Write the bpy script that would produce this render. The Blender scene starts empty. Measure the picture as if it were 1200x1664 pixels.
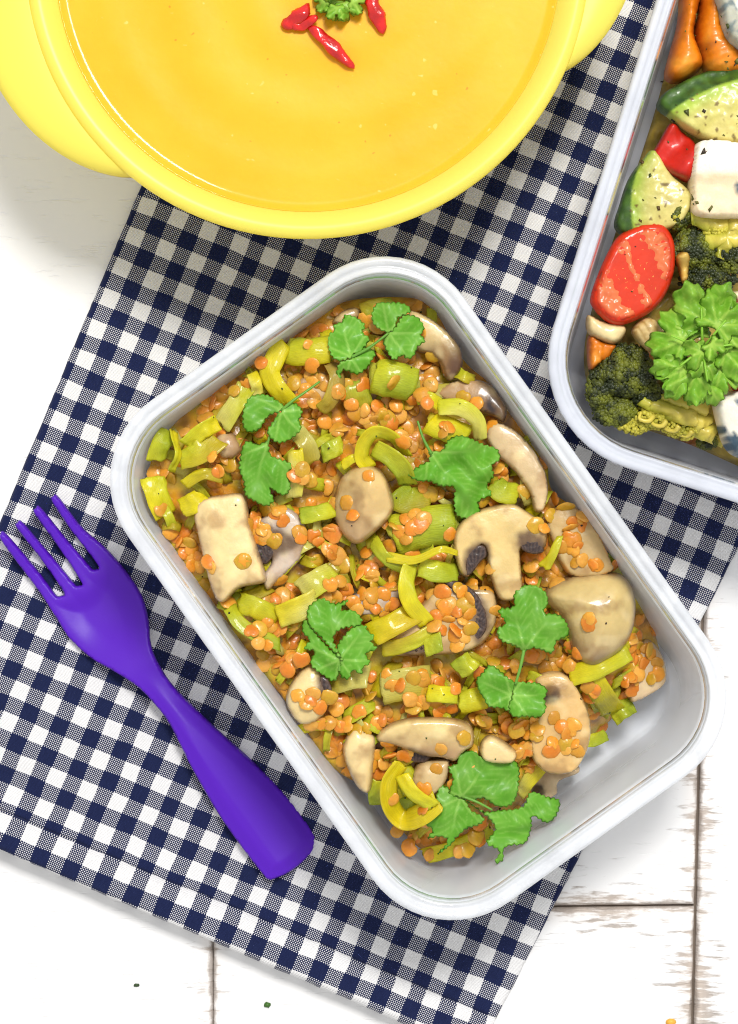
import bpy, math, random
import numpy as np
from mathutils import Vector, noise
from mathutils.geometry import delaunay_2d_cdt
from mathutils.bvhtree import BVHTree

random.seed(7)
S = bpy.context.scene
COL = S.collection
R = math.radians

# ------------------------------------------------------------------ camera, light, exposure
H, F = 0.75, 3750.0            # camera height over the table (m), focal length in photo pixels
cd = bpy.data.cameras.new("camera")
cam = bpy.data.objects.new("camera", cd)
COL.objects.link(cam)
cam.location = (0, 0, H)
cd.sensor_fit = 'VERTICAL'
cd.sensor_height = 36.0
cd.lens = 36.0 * F / 1664.0
cd.clip_start, cd.clip_end = 0.01, 20
cd.dof.use_dof = True
cd.dof.focus_distance = H - 0.030
cd.dof.aperture_fstop = 30
S.camera = cam

W = bpy.data.worlds.new("World")
S.world = W
W.use_nodes = True
W.node_tree.nodes["Background"].inputs[0].default_value = (1.0, 0.99, 0.97, 1)
W.node_tree.nodes["Background"].inputs[1].default_value = 0.76

def area(name, loc, target, size, power, col):
    ld = bpy.data.lights.new(name, 'AREA')
    ld.shape, ld.size, ld.energy, ld.color = 'SQUARE', size, power, col
    o = bpy.data.objects.new(name, ld)
    COL.objects.link(o)
    o.location = loc
    o.rotation_euler = (Vector(target) - Vector(loc)).to_track_quat('-Z', 'Y').to_euler()
    return o
area("window_light", (0.22, 0.74, 1.50), (0, 0, 0), 0.38, 26.5, (1.0, 0.975, 0.94))

S.view_settings.view_transform = 'Standard'
S.view_settings.look = 'None'
S.view_settings.exposure = 0.0
S.view_settings.gamma = 1.0
S.cycles.use_denoising = True
S.cycles.denoising_input_passes = 'RGB_ALBEDO_NORMAL'
S.cycles.denoising_prefilter = 'NONE'
S.cycles.filter_width = 1.05
S.cycles.max_bounces = 10
S.cycles.transparent_max_bounces = 16
S.cycles.sample_clamp_indirect = 4.0

# ------------------------------------------------------------------ helpers
def K(z): return (H - z) / F                     # metres per photo pixel at height z
def P(px, py, z=0.0):
    k = K(z)
    return Vector(((px - 600) * k, (832 - py) * k, z))

def lin(r, g, b):
    f = lambda c: (c / 255 / 12.92) if c <= 10.3 else ((c / 255 + 0.055) / 1.055) ** 2.4
    return (f(r), f(g), f(b))

def lerp(a, b, t): return a + (b - a) * t
def mixc(a, b, t):
    t = max(0.0, min(1.0, t))
    return tuple(lerp(a[i], b[i], t) for i in range(3))
def sstep(a, b, x):
    t = max(0.0, min(1.0, (x - a) / (b - a)))
    return t * t * (3 - 2 * t)
def nz(x, y, s, seed=0.0): return noise.noise(Vector((x * s, y * s, seed)))

def tag(o, label=None, cat=None, group=None, kind=None):
    if label: o['label'] = label
    if cat: o['category'] = cat
    if group: o['group'] = group
    if kind: o['kind'] = kind
    return o

def empty(name, loc, label=None, cat=None, group=None, kind=None):
    o = bpy.data.objects.new(name, None)
    o.empty_display_size = 0.01
    COL.objects.link(o)
    o.location = loc
    return tag(o, label, cat, group, kind)

TRIS = None                                       # when a list: world triangles gathered for dropping small things on
def link(name, verts, faces, mat, loc, parent=None, cols=None, uvw=None, smooth=True, gather=True):
    me = bpy.data.meshes.new(name)
    me.from_pydata([tuple(v) for v in verts], [], faces)
    if smooth: me.polygons.foreach_set("use_smooth", [True] * len(me.polygons))
    if cols is not None:
        a = me.attributes.new("Col", 'FLOAT_COLOR', 'POINT')
        a.data.foreach_set("color", [c for v in cols for c in (v[0], v[1], v[2], 1.0)])
    if uvw is not None:
        a = me.attributes.new("uvw", 'FLOAT_VECTOR', 'POINT')
        a.data.foreach_set("vector", [c for v in uvw for c in v])
    me.materials.append(mat)
    o = bpy.data.objects.new(name, me)
    COL.objects.link(o)
    loc = Vector(loc)
    if parent:
        o.parent = parent
        o.location = loc - parent.location
    else:
        o.location = loc
    if TRIS is not None and gather:
        TRIS.append(([loc + Vector(v) for v in verts], faces))
    return o

def put(o, loc, parent=None):
    o.location = Vector(loc) - (parent.location if parent else Vector())
    if parent: o.parent = parent

def smooth_closed(pts, res, soft=True):
    pts = [Vector((p[0], p[1])) for p in pts]
    n = len(pts)
    dense = []
    for i in range(n):
        p0, p1, p2, p3 = pts[i - 1], pts[i], pts[(i + 1) % n], pts[(i + 2) % n]
        m = 8
        for k in range(m):
            t = k / m
            if soft:
                q = 0.5 * ((2 * p1) + (p2 - p0) * t + (2 * p0 - 5 * p1 + 4 * p2 - p3) * t * t + (3 * p1 - p0 - 3 * p2 + p3) * t ** 3)
            else:
                q = p1.lerp(p2, t)
            dense.append(q)
    L = [0.0]
    for i in range(len(dense)):
        L.append(L[-1] + (dense[(i + 1) % len(dense)] - dense[i]).length)
    tot = L[-1]
    cnt = max(8, int(tot / res))
    out, j = [], 0
    for k in range(cnt):
        s = tot * k / cnt
        while L[j + 1] < s: j += 1
        t = (s - L[j]) / max(1e-9, L[j + 1] - L[j])
        out.append(dense[j].lerp(dense[(j + 1) % len(dense)], t))
    return out

def teeth(b, amp, per, big=0.0):
    n = len(b)
    ar = sum(b[i].x * b[(i + 1) % n].y - b[(i + 1) % n].x * b[i].y for i in range(n))
    sg = 1 if ar > 0 else -1
    out = []
    s = 0.0
    for i in range(n):
        t = (b[(i + 1) % n] - b[i - 1]).normalized()
        nr = Vector((t.y, -t.x)) * sg
        s += (b[i] - b[i - 1]).length
        ph = (s / per + 0.25 * noise.noise(Vector((s * .03, b[0].x, 0)))) % 1.0
        pb = (s / (per * 3.7) + .4 * noise.noise(Vector((s * .012, b[0].y, 3)))) % 1.0
        saw = ph / .65 if ph < .65 else (1 - ph) / .35
        out.append(b[i] + nr * (amp * (1 - abs(1 - saw) ** 1.6 - .55) * 1.3 + big * (abs(math.sin(math.pi * pb)) ** .7 - .75)))
    return out

def inside(poly, P_):
    x, y = P_[:, 0], P_[:, 1]
    r = np.zeros(len(P_), bool)
    n = len(poly)
    for i in range(n):
        x1, y1 = poly[i]; x2, y2 = poly[(i + 1) % n]
        c = ((y1 > y) != (y2 > y))
        if y1 != y2:
            r ^= c & (x < (x2 - x1) * (y - y1) / (y2 - y1) + x1)
    return r

def bdist(poly, P_):
    d = np.full(len(P_), 1e9)
    n = len(poly)
    for i in range(n):
        a = poly[i]; b = poly[(i + 1) % n]
        ab = b - a
        t = np.clip(((P_ - a) @ ab) / max(1e-12, ab @ ab), 0, 1)
        q = a + t[:, None] * ab
        d = np.minimum(d, np.hypot(P_[:, 0] - q[:, 0], P_[:, 1] - q[:, 1]))
    return d

def inflate(name, outline, z, th, mat, parent=None, r=8.0, lo=None, dome=0.0, res=5.0, tilt=(0, 0), zf=None,
            colf=None, soft=True, tooth=None, bump=0.0, bs=0.06, label=None, cat=None, group=None, ctr=None, uvf=None):
    """A solid with the given plan outline (photo pixels at height z), th mm thick above the base plane, rounded over r pixels."""
    b = smooth_closed(outline, res, soft)
    if tooth: b = teeth(b, *tooth)
    B = np.array([(p.x, p.y) for p in b])
    n = len(B)
    x0, y0 = B.min(0); x1, y1 = B.max(0)
    g = []
    row = 0
    yy = y0 + res * .5
    while yy < y1:
        xx = x0 + (res * .5 if row % 2 else 0)
        while xx < x1:
            g.append((xx + random.uniform(-.15, .15) * res, yy + random.uniform(-.15, .15) * res)); xx += res
        yy += res * .87; row += 1
    g = np.array(g) if g else np.zeros((0, 2))
    if len(g):
        g = g[inside(B, g)]
    if len(g):
        g = g[bdist(B, g) > res * .55]
    pts = [Vector(p) for p in B] + [Vector(p) for p in g]
    v2, _, f2, *_ = delaunay_2d_cdt(pts, [(i, (i + 1) % n) for i in range(n)], [], 1, 1e-6)
    A = np.array([(v.x, v.y) for v in v2])
    D = bdist(B, A)
    dm = max(D.max(), 1e-6)
    c = Vector(ctr) if ctr else Vector(((x0 + x1) / 2, (y0 + y1) / 2))
    k = K(z); mm = 0.001
    lo = th * .6 if lo is None else lo
    vs, cs, us, bot = [], [], [], []
    m = len(A)
    on = D < 1e-3
    for i in range(m):
        x, y = A[i]; d = D[i]
        e = math.sqrt(max(0.0, 1 - (1 - min(1, d / r)) ** 2))
        zz = tilt[0] * (x - c.x) * k + tilt[1] * (y - c.y) * k
        if zf: zz += zf(x, y, d) * mm
        zt = zz + mm * (th * e + dome * (1 - (1 - d / dm) ** 2))
        if bump: zt += mm * bump * e * (nz(x, y, bs, c.x) + .5 * nz(x, y, bs * 2.3, c.y))
        vs.append(((x - c.x) * k, -(y - c.y) * k, zt))
        cs.append(colf(x, y, d) if colf else (1, 1, 1))
        if uvf: us.append(uvf(x, y))
        bot.append(zz - mm * lo * e)
    idx = {}
    for i in range(m):
        if on[i]: idx[i] = i
        else:
            idx[i] = len(vs)
            vs.append((vs[i][0], vs[i][1], bot[i])); cs.append(cs[i])
            if uvf: us.append(us[i])
    fs = []
    for f in f2:
        f = list(f)
        ar = sum(A[f[q]][0] * A[f[(q + 1) % len(f)]][1] - A[f[(q + 1) % len(f)]][0] * A[f[q]][1] for q in range(len(f)))
        if ar > 0: f = f[::-1]                     # image y points down
        fs.append(f)
        fs.append([idx[q] for q in f[::-1]])
    o = link(name, vs, fs, mat, P(c.x, c.y, z), parent, cs, us if uvf else None)
    return tag(o, label, cat, group)

def catmull(pts, n):
    pts = [Vector(p) for p in pts]
    if len(pts) == 2:
        return [pts[0].lerp(pts[1], i / n) for i in range(n + 1)]
    e = [pts[0] * 2 - pts[1]] + pts + [pts[-1] * 2 - pts[-2]]
    out = []
    seg = len(pts) - 1
    for i in range(n + 1):
        u = seg * i / n
        j = min(int(u), seg - 1); t = u - j
        p0, p1, p2, p3 = e[j:j + 4]
        out.append(0.5 * ((2 * p1) + (p2 - p0) * t + (2 * p0 - 5 * p1 + 4 * p2 - p3) * t * t + (3 * p1 - p0 - 3 * p2 + p3) * t ** 3))
    return out

def tube(name, pts, rad, mat, parent=None, seg=8, n=16, cols=None, loc=None, sq=1.0):
    """A tapering round stem along world points."""
    c = catmull(pts, n)
    loc = Vector(loc) if loc else c[0].copy()
    vs, fs, cs = [], [], []
    for i, p in enumerate(c):
        t = (c[min(i + 1, n)] - c[max(i - 1, 0)]).normalized()
        up = Vector((0, 0, 1)) if abs(t.z) < .9 else Vector((0, 1, 0))
        s = t.cross(up).normalized(); u = s.cross(t)
        q = i / n
        rr = rad(q) if callable(rad) else lerp(rad[0], rad[1], q)
        for k in range(seg):
            a = 2 * math.pi * k / seg
            vs.append(p - loc + s * (rr * math.cos(a)) + u * (rr * sq * math.sin(a)))
            cs.append(cols(q, a) if callable(cols) else (cols or (1, 1, 1)))
    for i in range(n):
        for k in range(seg):
            a, b_ = i * seg + k, i * seg + (k + 1) % seg
            fs.append((a, b_, b_ + seg, a + seg))
    fs.append(tuple(range(seg))[::-1]); fs.append(tuple(n * seg + k for k in range(seg)))
    return link(name, vs, fs, mat, loc, parent, cs)

# ------------------------------------------------------------------ materials
class NT:
    def __init__(s, name):
        s.m = bpy.data.materials.new(name); s.m.use_nodes = True
        s.t = s.m.node_tree; s.t.nodes.clear()
        s.out = s.t.nodes.new("ShaderNodeOutputMaterial")
    def n(s, ty, **kw):
        nd = s.t.nodes.new("ShaderNode" + ty)
        for k, v in kw.items():
            if k.startswith("i_"):
                key = k[2:]
                key = int(key) if key.isdigit() else key.replace("_", " ")
                s.set(nd.inputs[key], v)
            else: setattr(nd, k, v)
        return nd
    def set(s, inp, v):
        if isinstance(v, bpy.types.NodeSocket): s.t.links.new(v, inp)
        elif isinstance(v, (tuple, list)):
            inp.default_value = tuple(v) + (1,) if len(v) == 3 and inp.type == 'RGBA' else v
        else: inp.default_value = v
    def math(s, op, a, b=0.0, c=None, clamp=False):
        nd = s.t.nodes.new("ShaderNodeMath"); nd.operation = op; nd.use_clamp = clamp
        s.set(nd.inputs[0], a); s.set(nd.inputs[1], b)
        if c is not None: s.set(nd.inputs[2], c)
        return nd.outputs[0]
    def mix(s, f, a, b, mode='MIX'):
        nd = s.t.nodes.new("ShaderNodeMix"); nd.data_type = 'RGBA'; nd.blend_type = mode
        s.set(nd.inputs[0], f); s.set(nd.inputs[6], a); s.set(nd.inputs[7], b)
        return nd.outputs[2]
    def ramp(s, f, stops):
        nd = s.t.nodes.new("ShaderNodeValToRGB")
        el = nd.color_ramp.elements
        while len(el) < len(stops): el.new(0.5)
        for e, (p, c) in zip(el, stops):
            e.position = p; e.color = tuple(c) + (1,) if len(c) == 3 else c
        s.set(nd.inputs[0], f)
        return nd.outputs[0]
    def noise(s, vec, scale, detail=3.0, rough=.55):
        nd = s.t.nodes.new("ShaderNodeTexNoise")
        s.set(nd.inputs["Vector"], vec); s.set(nd.inputs["Scale"], scale)
        s.set(nd.inputs["Detail"], detail); s.set(nd.inputs["Roughness"], rough)
        return nd.outputs[0]
    def obj(s): return s.n("TexCoord").outputs["Object"]
    def bump(s, h, strength, dist):
        return s.n("Bump", i_Height=h, i_Strength=strength, i_Distance=dist).outputs[0]
    def bsdf(s, **kw):
        nd = s.t.nodes.new("ShaderNodeBsdfPrincipled")
        for k, v in kw.items(): s.set(nd.inputs[k.replace("_", " ")], v)
        return nd.outputs[0]
    def done(s, sh):
        s.t.links.new(sh, s.out.inputs[0]); return s.m

def food(name, rough=.35, coat=.25, sss=.12, var=.16, vs=350, bump=.25, bs=900, spec=.32, lines=None, hue=.0, srad=.002, transl=0.0):
    t = NT(name)
    col = t.n("Attribute", attribute_name="Col").outputs[0]
    ob = t.obj()
    inf = t.n("ObjectInfo").outputs["Random"]
    off = t.n("VectorMath", operation='ADD', i_0=ob, i_1=t.n("CombineXYZ", i_0=inf, i_1=t.math('MULTIPLY', inf, 7.3)).outputs[0]).outputs[0]
    n1 = t.noise(off, vs, 3)
    f = t.math('MULTIPLY_ADD', n1, var * 2, 1 - var)
    rv = t.math('MULTIPLY_ADD', inf, .16, .92)
    f = t.math('MULTIPLY', f, rv)
    c = t.mix(1.0, col, t.n("CombineColor", i_0=f, i_1=f, i_2=f).outputs[0], 'MULTIPLY')
    h = t.noise(off, bs, 3)
    if lines:
        v = t.n("SeparateXYZ", i_0=t.n("Attribute", attribute_name="uvw").outputs[1]).outputs[1]
        w = t.math('SINE', t.math('MULTIPLY', v, lines[0]))
        w2 = t.noise(t.n("VectorMath", operation='MULTIPLY', i_0=t.n("Attribute", attribute_name="uvw").outputs[1], i_1=(1.5, lines[0] * .4, 1)).outputs[0], 1.0, 2)
        g = t.math('MULTIPLY_ADD', w2, lines[1] * 2, 1 - lines[1])
        c = t.mix(1.0, c, t.n("CombineColor", i_0=g, i_1=g, i_2=g).outputs[0], 'MULTIPLY')
        h = t.math('ADD', h, t.math('MULTIPLY', w2, 1.6))
    nr = t.bump(h, bump, .0006)
    sh = t.bsdf(Base_Color=c, Roughness=rough, Coat_Weight=coat, Coat_Roughness=.12, Subsurface_Weight=sss,
                Subsurface_Radius=(1.0, .6, .3), Subsurface_Scale=srad, Normal=nr, Specular_IOR_Level=spec)
    if transl:
        tr = t.n("BsdfTranslucent", i_Color=c, i_Normal=nr).outputs[0]
        sh = t.n("MixShader", i_0=transl, i_1=sh, i_2=tr).outputs[0]
    return t.done(sh)

M = {}
M['mush'] = food("mushroom_flesh", rough=.36, coat=.45, sss=.2, var=.32, vs=130, bump=.45, bs=380)
M['lentil'] = food("cooked_lentil", rough=.36, coat=.2, sss=.3, var=.24, vs=420, bump=.18, bs=900, srad=.003)
M['leek'] = food("cooked_leek", rough=.32, coat=.4, sss=.1, var=.2, vs=220, bump=.3, bs=500, lines=(40.0, .24), transl=.38)
M['herb'] = food("herb_leaf", rough=.45, coat=.06, sss=0, var=.14, vs=260, bump=.12, bs=420, transl=.22, spec=.25)
M['stem'] = food("herb_stem", rough=.45, coat=.05, sss=.1, var=.1, transl=.1)
M['stew'] = food("stew_base", rough=.3, coat=.25, sss=.1, var=.35, vs=300, bump=.5, bs=420)
M['veg'] = food("roast_vegetable", rough=.42, coat=.26, sss=.05, var=.42, vs=200, bump=.4, bs=330)
M['tomato'] = food("tomato_flesh", rough=.5, coat=.4, sss=0, var=.2, vs=200, bump=.35, bs=260, spec=.1)
M['dry'] = food("bud", rough=.55, coat=.15, sss=0, var=.3, vs=300, bump=.2)
M['chilli'] = food("chilli_skin", rough=.22, coat=.7, sss=.1, var=.3, vs=300, bump=.8, bs=420)
M['cheese'] = food("blue_cheese", rough=.55, coat=.05, sss=.25, var=.08, vs=300, bump=.4, bs=500)

# purple fork plastic
t = NT("purple_plastic")
M['fork'] = t.done(t.bsdf(Base_Color=(.082, .006, .44), Roughness=.42, Specular_IOR_Level=.3, Subsurface_Weight=.0,
                          Normal=t.bump(t.noise(t.obj(), 900, 2), .05, .0004)))
# yellow bowl plastic
t = NT("yellow_plastic")
a = t.bsdf(Base_Color=(.98, .95, .19), Roughness=.34, Specular_IOR_Level=.5, Normal=t.bump(t.noise(t.obj(), 120, 2), .03, .001))
b = t.n("BsdfTranslucent", i_Color=(.99, .85, .10)).outputs[0]
M['bowl'] = t.done(t.n("MixShader", i_0=.5, i_1=a, i_2=b).outputs[0])
# soup
t = NT("soup")
ob = t.obj()
n1 = t.noise(ob, 30, 4); n2 = t.noise(ob, 900, 2)
cc = t.mix(t.ramp(n1, [(.35, (0, 0, 0)), (.7, (1, 1, 1))]), (.79, .385, .010), (.82, .44, .022))
fl = t.ramp(t.noise(ob, 330, 1), [(.74, (0, 0, 0)), (.78, (1, 1, 1))])
cc = t.mix(t.math('MULTIPLY', fl, .5), cc, (.86, .62, .16))
sp = t.ramp(t.noise(t.n("VectorMath", operation='ADD', i_0=ob, i_1=(3.1, 1.7, .4)).outputs[0], 300, 1), [(.775, (0, 0, 0)), (.79, (1, 1, 1))])
cc = t.mix(t.math('MULTIPLY', sp, .6), cc, (.62, .16, .01))
h = t.math('ADD', t.math('MULTIPLY', n2, .12), t.math('ADD', t.noise(ob, 110, 3), t.math('MULTIPLY', fl, .25)))
M['soup'] = t.done(t.bsdf(Base_Color=cc, Roughness=.35, Specular_IOR_Level=.1, Coat_Weight=.4, Coat_Roughness=.05, Subsurface_Weight=.1,
                          Subsurface_Radius=(1, .5, .1), Subsurface_Scale=.003, Normal=t.bump(h, .12, .0010)))

def plastic(name, milky, blur, tint, rough, gloss=1.0):
    """Cloudy polypropylene: part of the light scatters in it, part goes through blurred, part through clear."""
    t = NT(name)
    ob = t.obj()
    df = t.n("BsdfDiffuse", i_Color=tint).outputs[0]
    tl = t.n("BsdfTranslucent", i_Color=(.97, .975, .99)).outputs[0]
    mk = t.n("MixShader", i_0=.22, i_1=df, i_2=tl).outputs[0]
    rf = t.n("BsdfRefraction", i_Color=(.97, .98, 1.0), i_Roughness=.35, i_IOR=1.03).outputs[0]
    tp = t.n("BsdfTransparent", i_Color=(.97, .98, 1.0)).outputs[0]
    thru = t.n("MixShader", i_0=blur, i_1=tp, i_2=rf).outputs[0]
    cloud = t.math('MULTIPLY_ADD', t.noise(ob, 55, 4), .5, milky - .25, clamp=True)
    body = t.n("MixShader", i_0=cloud, i_1=thru, i_2=mk).outputs[0]
    nr = t.bump(t.noise(t.n("VectorMath", operation='MULTIPLY', i_0=ob, i_1=(60, 60, 900)).outputs[0], 1.0, 3), .10, .0005)
    gl = t.n("BsdfGlossy", i_Color=(1, 1, 1), i_Roughness=rough, i_Normal=nr).outputs[0]
    fc = t.n("LayerWeight", i_Blend=.5).outputs["Facing"]
    fr = t.math('MULTIPLY', t.math('MULTIPLY_ADD', t.math('POWER', fc, 4.0), .35, .04), gloss)
    return t.done(t.n("MixShader", i_0=fr, i_1=body, i_2=gl).outputs[0])
M['tub'] = plastic("cloudy_plastic", .64, .9, (.89, .935, 1.0), .25)
M['tubrim'] = plastic("cloudy_plastic_rim", .60, .3, (.93, .96, 1.0), .10, 2.0)
M['tub2'] = plastic("clear_blue_plastic", .52, .35, (.88, .91, 1.0), .15)
M['tub2rim'] = plastic("clear_blue_plastic_rim", .60, .2, (.86, .90, 1.0), .08, 2.4)

# gingham cotton: coloured warp and weft threads in a plain weave
t = NT("gingham_cotton")
uv = t.n("Attribute", attribute_name="uvw").outputs[1]
wob = t.n("TexNoise", i_Vector=uv, i_Scale=.35, i_Detail=2.0).outputs["Color"]
uv = t.n("VectorMath", operation='MULTIPLY_ADD', i_0=wob, i_1=(.16, .16, 0), i_2=uv).outputs[0]
sx = t.n("SeparateXYZ", i_0=uv)
u, v = sx.outputs[0], sx.outputs[1]
TH = 13.0
tu, tv = t.math('MULTIPLY', u, TH), t.math('MULTIPLY', v, TH)
su = t.math('GREATER_THAN', t.math('FRACT', t.math('MULTIPLY', t.math('DIVIDE', t.math('FLOOR', tu), TH), .5)), .4999)
sv = t.math('GREATER_THAN', t.math('FRACT', t.math('MULTIPLY', t.math('DIVIDE', t.math('FLOOR', tv), TH), .5)), .4999)
over = t.math('GREATER_THAN', t.math('FRACT', t.math('MULTIPLY', t.math('ADD', t.math('FLOOR', tu), t.math('FLOOR', tv)), .5)), .25)
ink = t.math('ADD', t.math('MULTIPLY', over, su), t.math('MULTIPLY', t.math('SUBTRACT', 1.0, over), sv))
gu = t.math('ABSOLUTE', t.math('SUBTRACT', t.math('FRACT', tu), .5))
gv = t.math('ABSOLUTE', t.math('SUBTRACT', t.math('FRACT', tv), .5))
gap = t.math('GREATER_THAN', t.math('MAXIMUM', gu, gv), .35)     # between the threads one sees the darker thread below
ink = t.math('MAXIMUM', ink, t.math('MULTIPLY', gap, t.math('MAXIMUM', su, sv)))
gl_ = t.math('MULTIPLY', t.math('GREATER_THAN', gv, .39), .30)  # shade in the gaps between weft threads, put into the white as grey lines
tn = t.noise(t.n("VectorMath", operation='MULTIPLY', i_0=uv, i_1=(9, 2, 1)).outputs[0], 1.0, 2)
wh = t.mix(gl_, t.mix(tn, (.74, .74, .75), (.86, .86, .86)), (.40, .41, .46))
nv = t.mix(tn, (.0065, .0105, .046), (.014, .022, .080))
col = t.mix(ink, wh, nv)
hx = t.math('ABSOLUTE', t.math('SINE', t.math('MULTIPLY', tu, math.pi)))
hy = t.math('ABSOLUTE', t.math('SINE', t.math('MULTIPLY', tv, math.pi)))
hh = t.math('ADD', t.math('MULTIPLY', hx, t.math('MULTIPLY_ADD', over, .5, .3)), t.math('MULTIPLY', hy, t.math('MULTIPLY_ADD', over, -.5, 1.0)))
M['cloth'] = t.done(t.bsdf(Base_Color=col, Roughness=.9, Specular_IOR_Level=.1, Sheen_Weight=.08,
                           Normal=t.bump(hh, .7, .00018)))
t = NT("thread")
M['thread'] = t.done(t.bsdf(Base_Color=(.8, .8, .8), Roughness=.9))

# white painted boards, worn to the wood at the edges ("uvw" = distances to the board's edges in mm)
t = NT("worn_white_paint")
ob = t.obj()
at = t.n("SeparateXYZ", i_0=t.n("Attribute", attribute_name="uvw").outputs[1])
ed = at.outputs[0]
geo = t.n("NewGeometry").outputs["Position"]
stretch = t.n("VectorMath", operation='MULTIPLY', i_0=geo, i_1=(60, 420, 60)).outputs[0]
n_dash = t.noise(stretch, 1.0, 3, .6)
fine = t.noise(t.n("VectorMath", operation='MULTIPLY', i_0=geo, i_1=(160, 700, 100)).outputs[0], 1.0, 3, .6)
n_big = t.noise(geo, 17, 3)
n_med = t.noise(geo, 110, 4, .65)
wear_e = t.math('MULTIPLY', t.math('SUBTRACT', t.math('MULTIPLY_ADD', n_med, 5.5, -1.5), ed, clamp=True), .8)
near = t.math('DIVIDE', t.math('SUBTRACT', 22.0, ed), 22.0, clamp=True)
lv = t.math('SUBTRACT', .86, t.math('MULTIPLY_ADD', near, .30, t.math('MULTIPLY', t.math('SUBTRACT', n_big, .35), .62)))
dash = t.ramp(t.math('SUBTRACT', t.math('ADD', t.math('MULTIPLY', n_dash, .55), t.math('MULTIPLY', fine, .45)), lv), [(.0, (0, 0, 0)), (.10, (1, 1, 1))])
paint = t.mix(t.noise(geo, 30, 3), (.80, .80, .81), (.84, .84, .84))
wood = t.mix(t.noise(t.n("VectorMath", operation='MULTIPLY', i_0=geo, i_1=(300, 90, 60)).outputs[0], 1.0, 4), (.20, .165, .14), (.50, .43, .38))
c1 = t.mix(t.math('MULTIPLY', dash, .85), paint, wood)
warm = t.math('MULTIPLY', t.math('DIVIDE', t.math('SUBTRACT', 6.0, ed), 6.0, clamp=True), t.math('MULTIPLY', n_big, .5))
c1 = t.mix(warm, c1, (.70, .55, .43))
c1 = t.mix(wear_e, c1, wood)
dent = t.ramp(t.math('MULTIPLY', n_dash, 1.0), [(.60, (1, 1, 1)), (.66, (0, 0, 0))])
hgt = t.math('SUBTRACT', t.math('ADD', t.math('MULTIPLY', dent, .6), t.math('MULTIPLY', fine, .15)), t.math('MULTIPLY', t.math('ADD', dash, wear_e), .6))
M['board'] = t.done(t.bsdf(Base_Color=c1, Roughness=.5, Specular_IOR_Level=.35, Normal=t.bump(hgt, .5, .0005)))
t = NT("bare_wood")
M['wood'] = t.done(t.bsdf(Base_Color=t.mix(t.noise(t.obj(), 90, 3), (.09, .07, .055), (.22, .17, .13)), Roughness=.8))

# ------------------------------------------------------------------ the table
def plank(outline, parent):
    """A board from its plan outline (pixels at z 0); stores the distance to its edge for the worn paint."""
    k = K(0) * 1000
    b = np.array(outline, float)
    nx, ny = 56, 130
    vs, us, fs = [], [], []
    c = b.mean(0)
    grd = lambda n: [0, .0012, .003, .006, .012] + [lerp(.02, .98, i / (n - 11)) for i in range(n - 10)] + [.988, .994, .997, .9988, 1]
    gx, gy = grd(nx), grd(ny)
    nx, ny = len(gx), len(gy)
    pts = np.array([lerp(lerp(b[0], b[1], fx), lerp(b[3], b[2], fx), fy) for fy in gy for fx in gx])
    D = bdist(b, pts) * k
    for (x, y), d in zip(pts, D):
        rough_e = .35 * nz(x, y, .06, 3) + .25 * nz(x, y, .2, 8)
        zz = -0.0012 * max(0, 1 - max(0, d + rough_e * 1.2) / 1.0) ** 2 + .00012 * nz(x, y, .01, 1)
        vs.append(((x - c[0]) * K(0), -(y - c[1]) * K(0), zz)); us.append((d, 0, 0))
    for j in range(ny - 1):
        for i in range(nx - 1):
            a = j * nx + i
            fs.append((a, a + nx, a + nx + 1, a + 1))
    ring = [i for i in range(nx)] + [j * nx + nx - 1 for j in range(1, ny)] + [(ny - 1) * nx + i for i in range(nx - 2, -1, -1)] + [j * nx for j in range(ny - 2, 0, -1)]
    base = len(vs)
    for q in ring:
        vs.append((vs[q][0], vs[q][1], -.004)); us.append((0, 0, 0))
    for i in range(len(ring)):
        j = (i + 1) % len(ring)
        fs.append((ring[i], ring[j], base + j, base + i))
    return link("plank", vs, fs, M['board'], P(c[0], c[1], 0), parent, None, us)

TBL = empty("tabletop", (0, 0, -.02), "white painted tabletop of worn boards", "table", None, 'structure')
for q in ([(-1230, -900), (-441, -900), (-443, 2560), (-1230, 2560)],
          [(-437, -900), (353, -900), (343, 2560), (-439, 2560)],
          [(357, -900), (1190, -900), (1129, 1470), (347, 1478)],
          [(347, 1482), (1129, 1473.5), (1102, 2560), (346, 2560)],
          [(1194, -900), (1990, -900), (1960, 2560), (1106, 2560)]):
    plank(q, TBL)
s = 0.9
link("underframe", [(-s, -s, .0), (s, -s, .0), (s, s, .0), (-s, s, .0), (-s, -s, -.02), (s, -s, -.02), (s, s, -.02), (-s, s, -.02)],
     [(0, 1, 2, 3), (7, 6, 5, 4), (0, 4, 5, 1), (1, 5, 6, 2), (2, 6, 7, 3), (3, 7, 4, 0)], M['wood'], (0, 0, -.0026), TBL, smooth=False)

# ------------------------------------------------------------------ gingham tea towel
CK = 26.9                                          # one check in pixels
ang = R(22.3)
ua = (math.cos(ang), math.sin(ang)); va = (math.sin(ang), -math.cos(ang))
def cuv(x, y, dv=0.0):
    x -= 75; y -= 1312.5
    return ((x * ua[0] + y * ua[1]) / CK + .5 + 200, (x * va[0] + y * va[1]) / CK + .5 + 200 + dv, 0)

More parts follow.
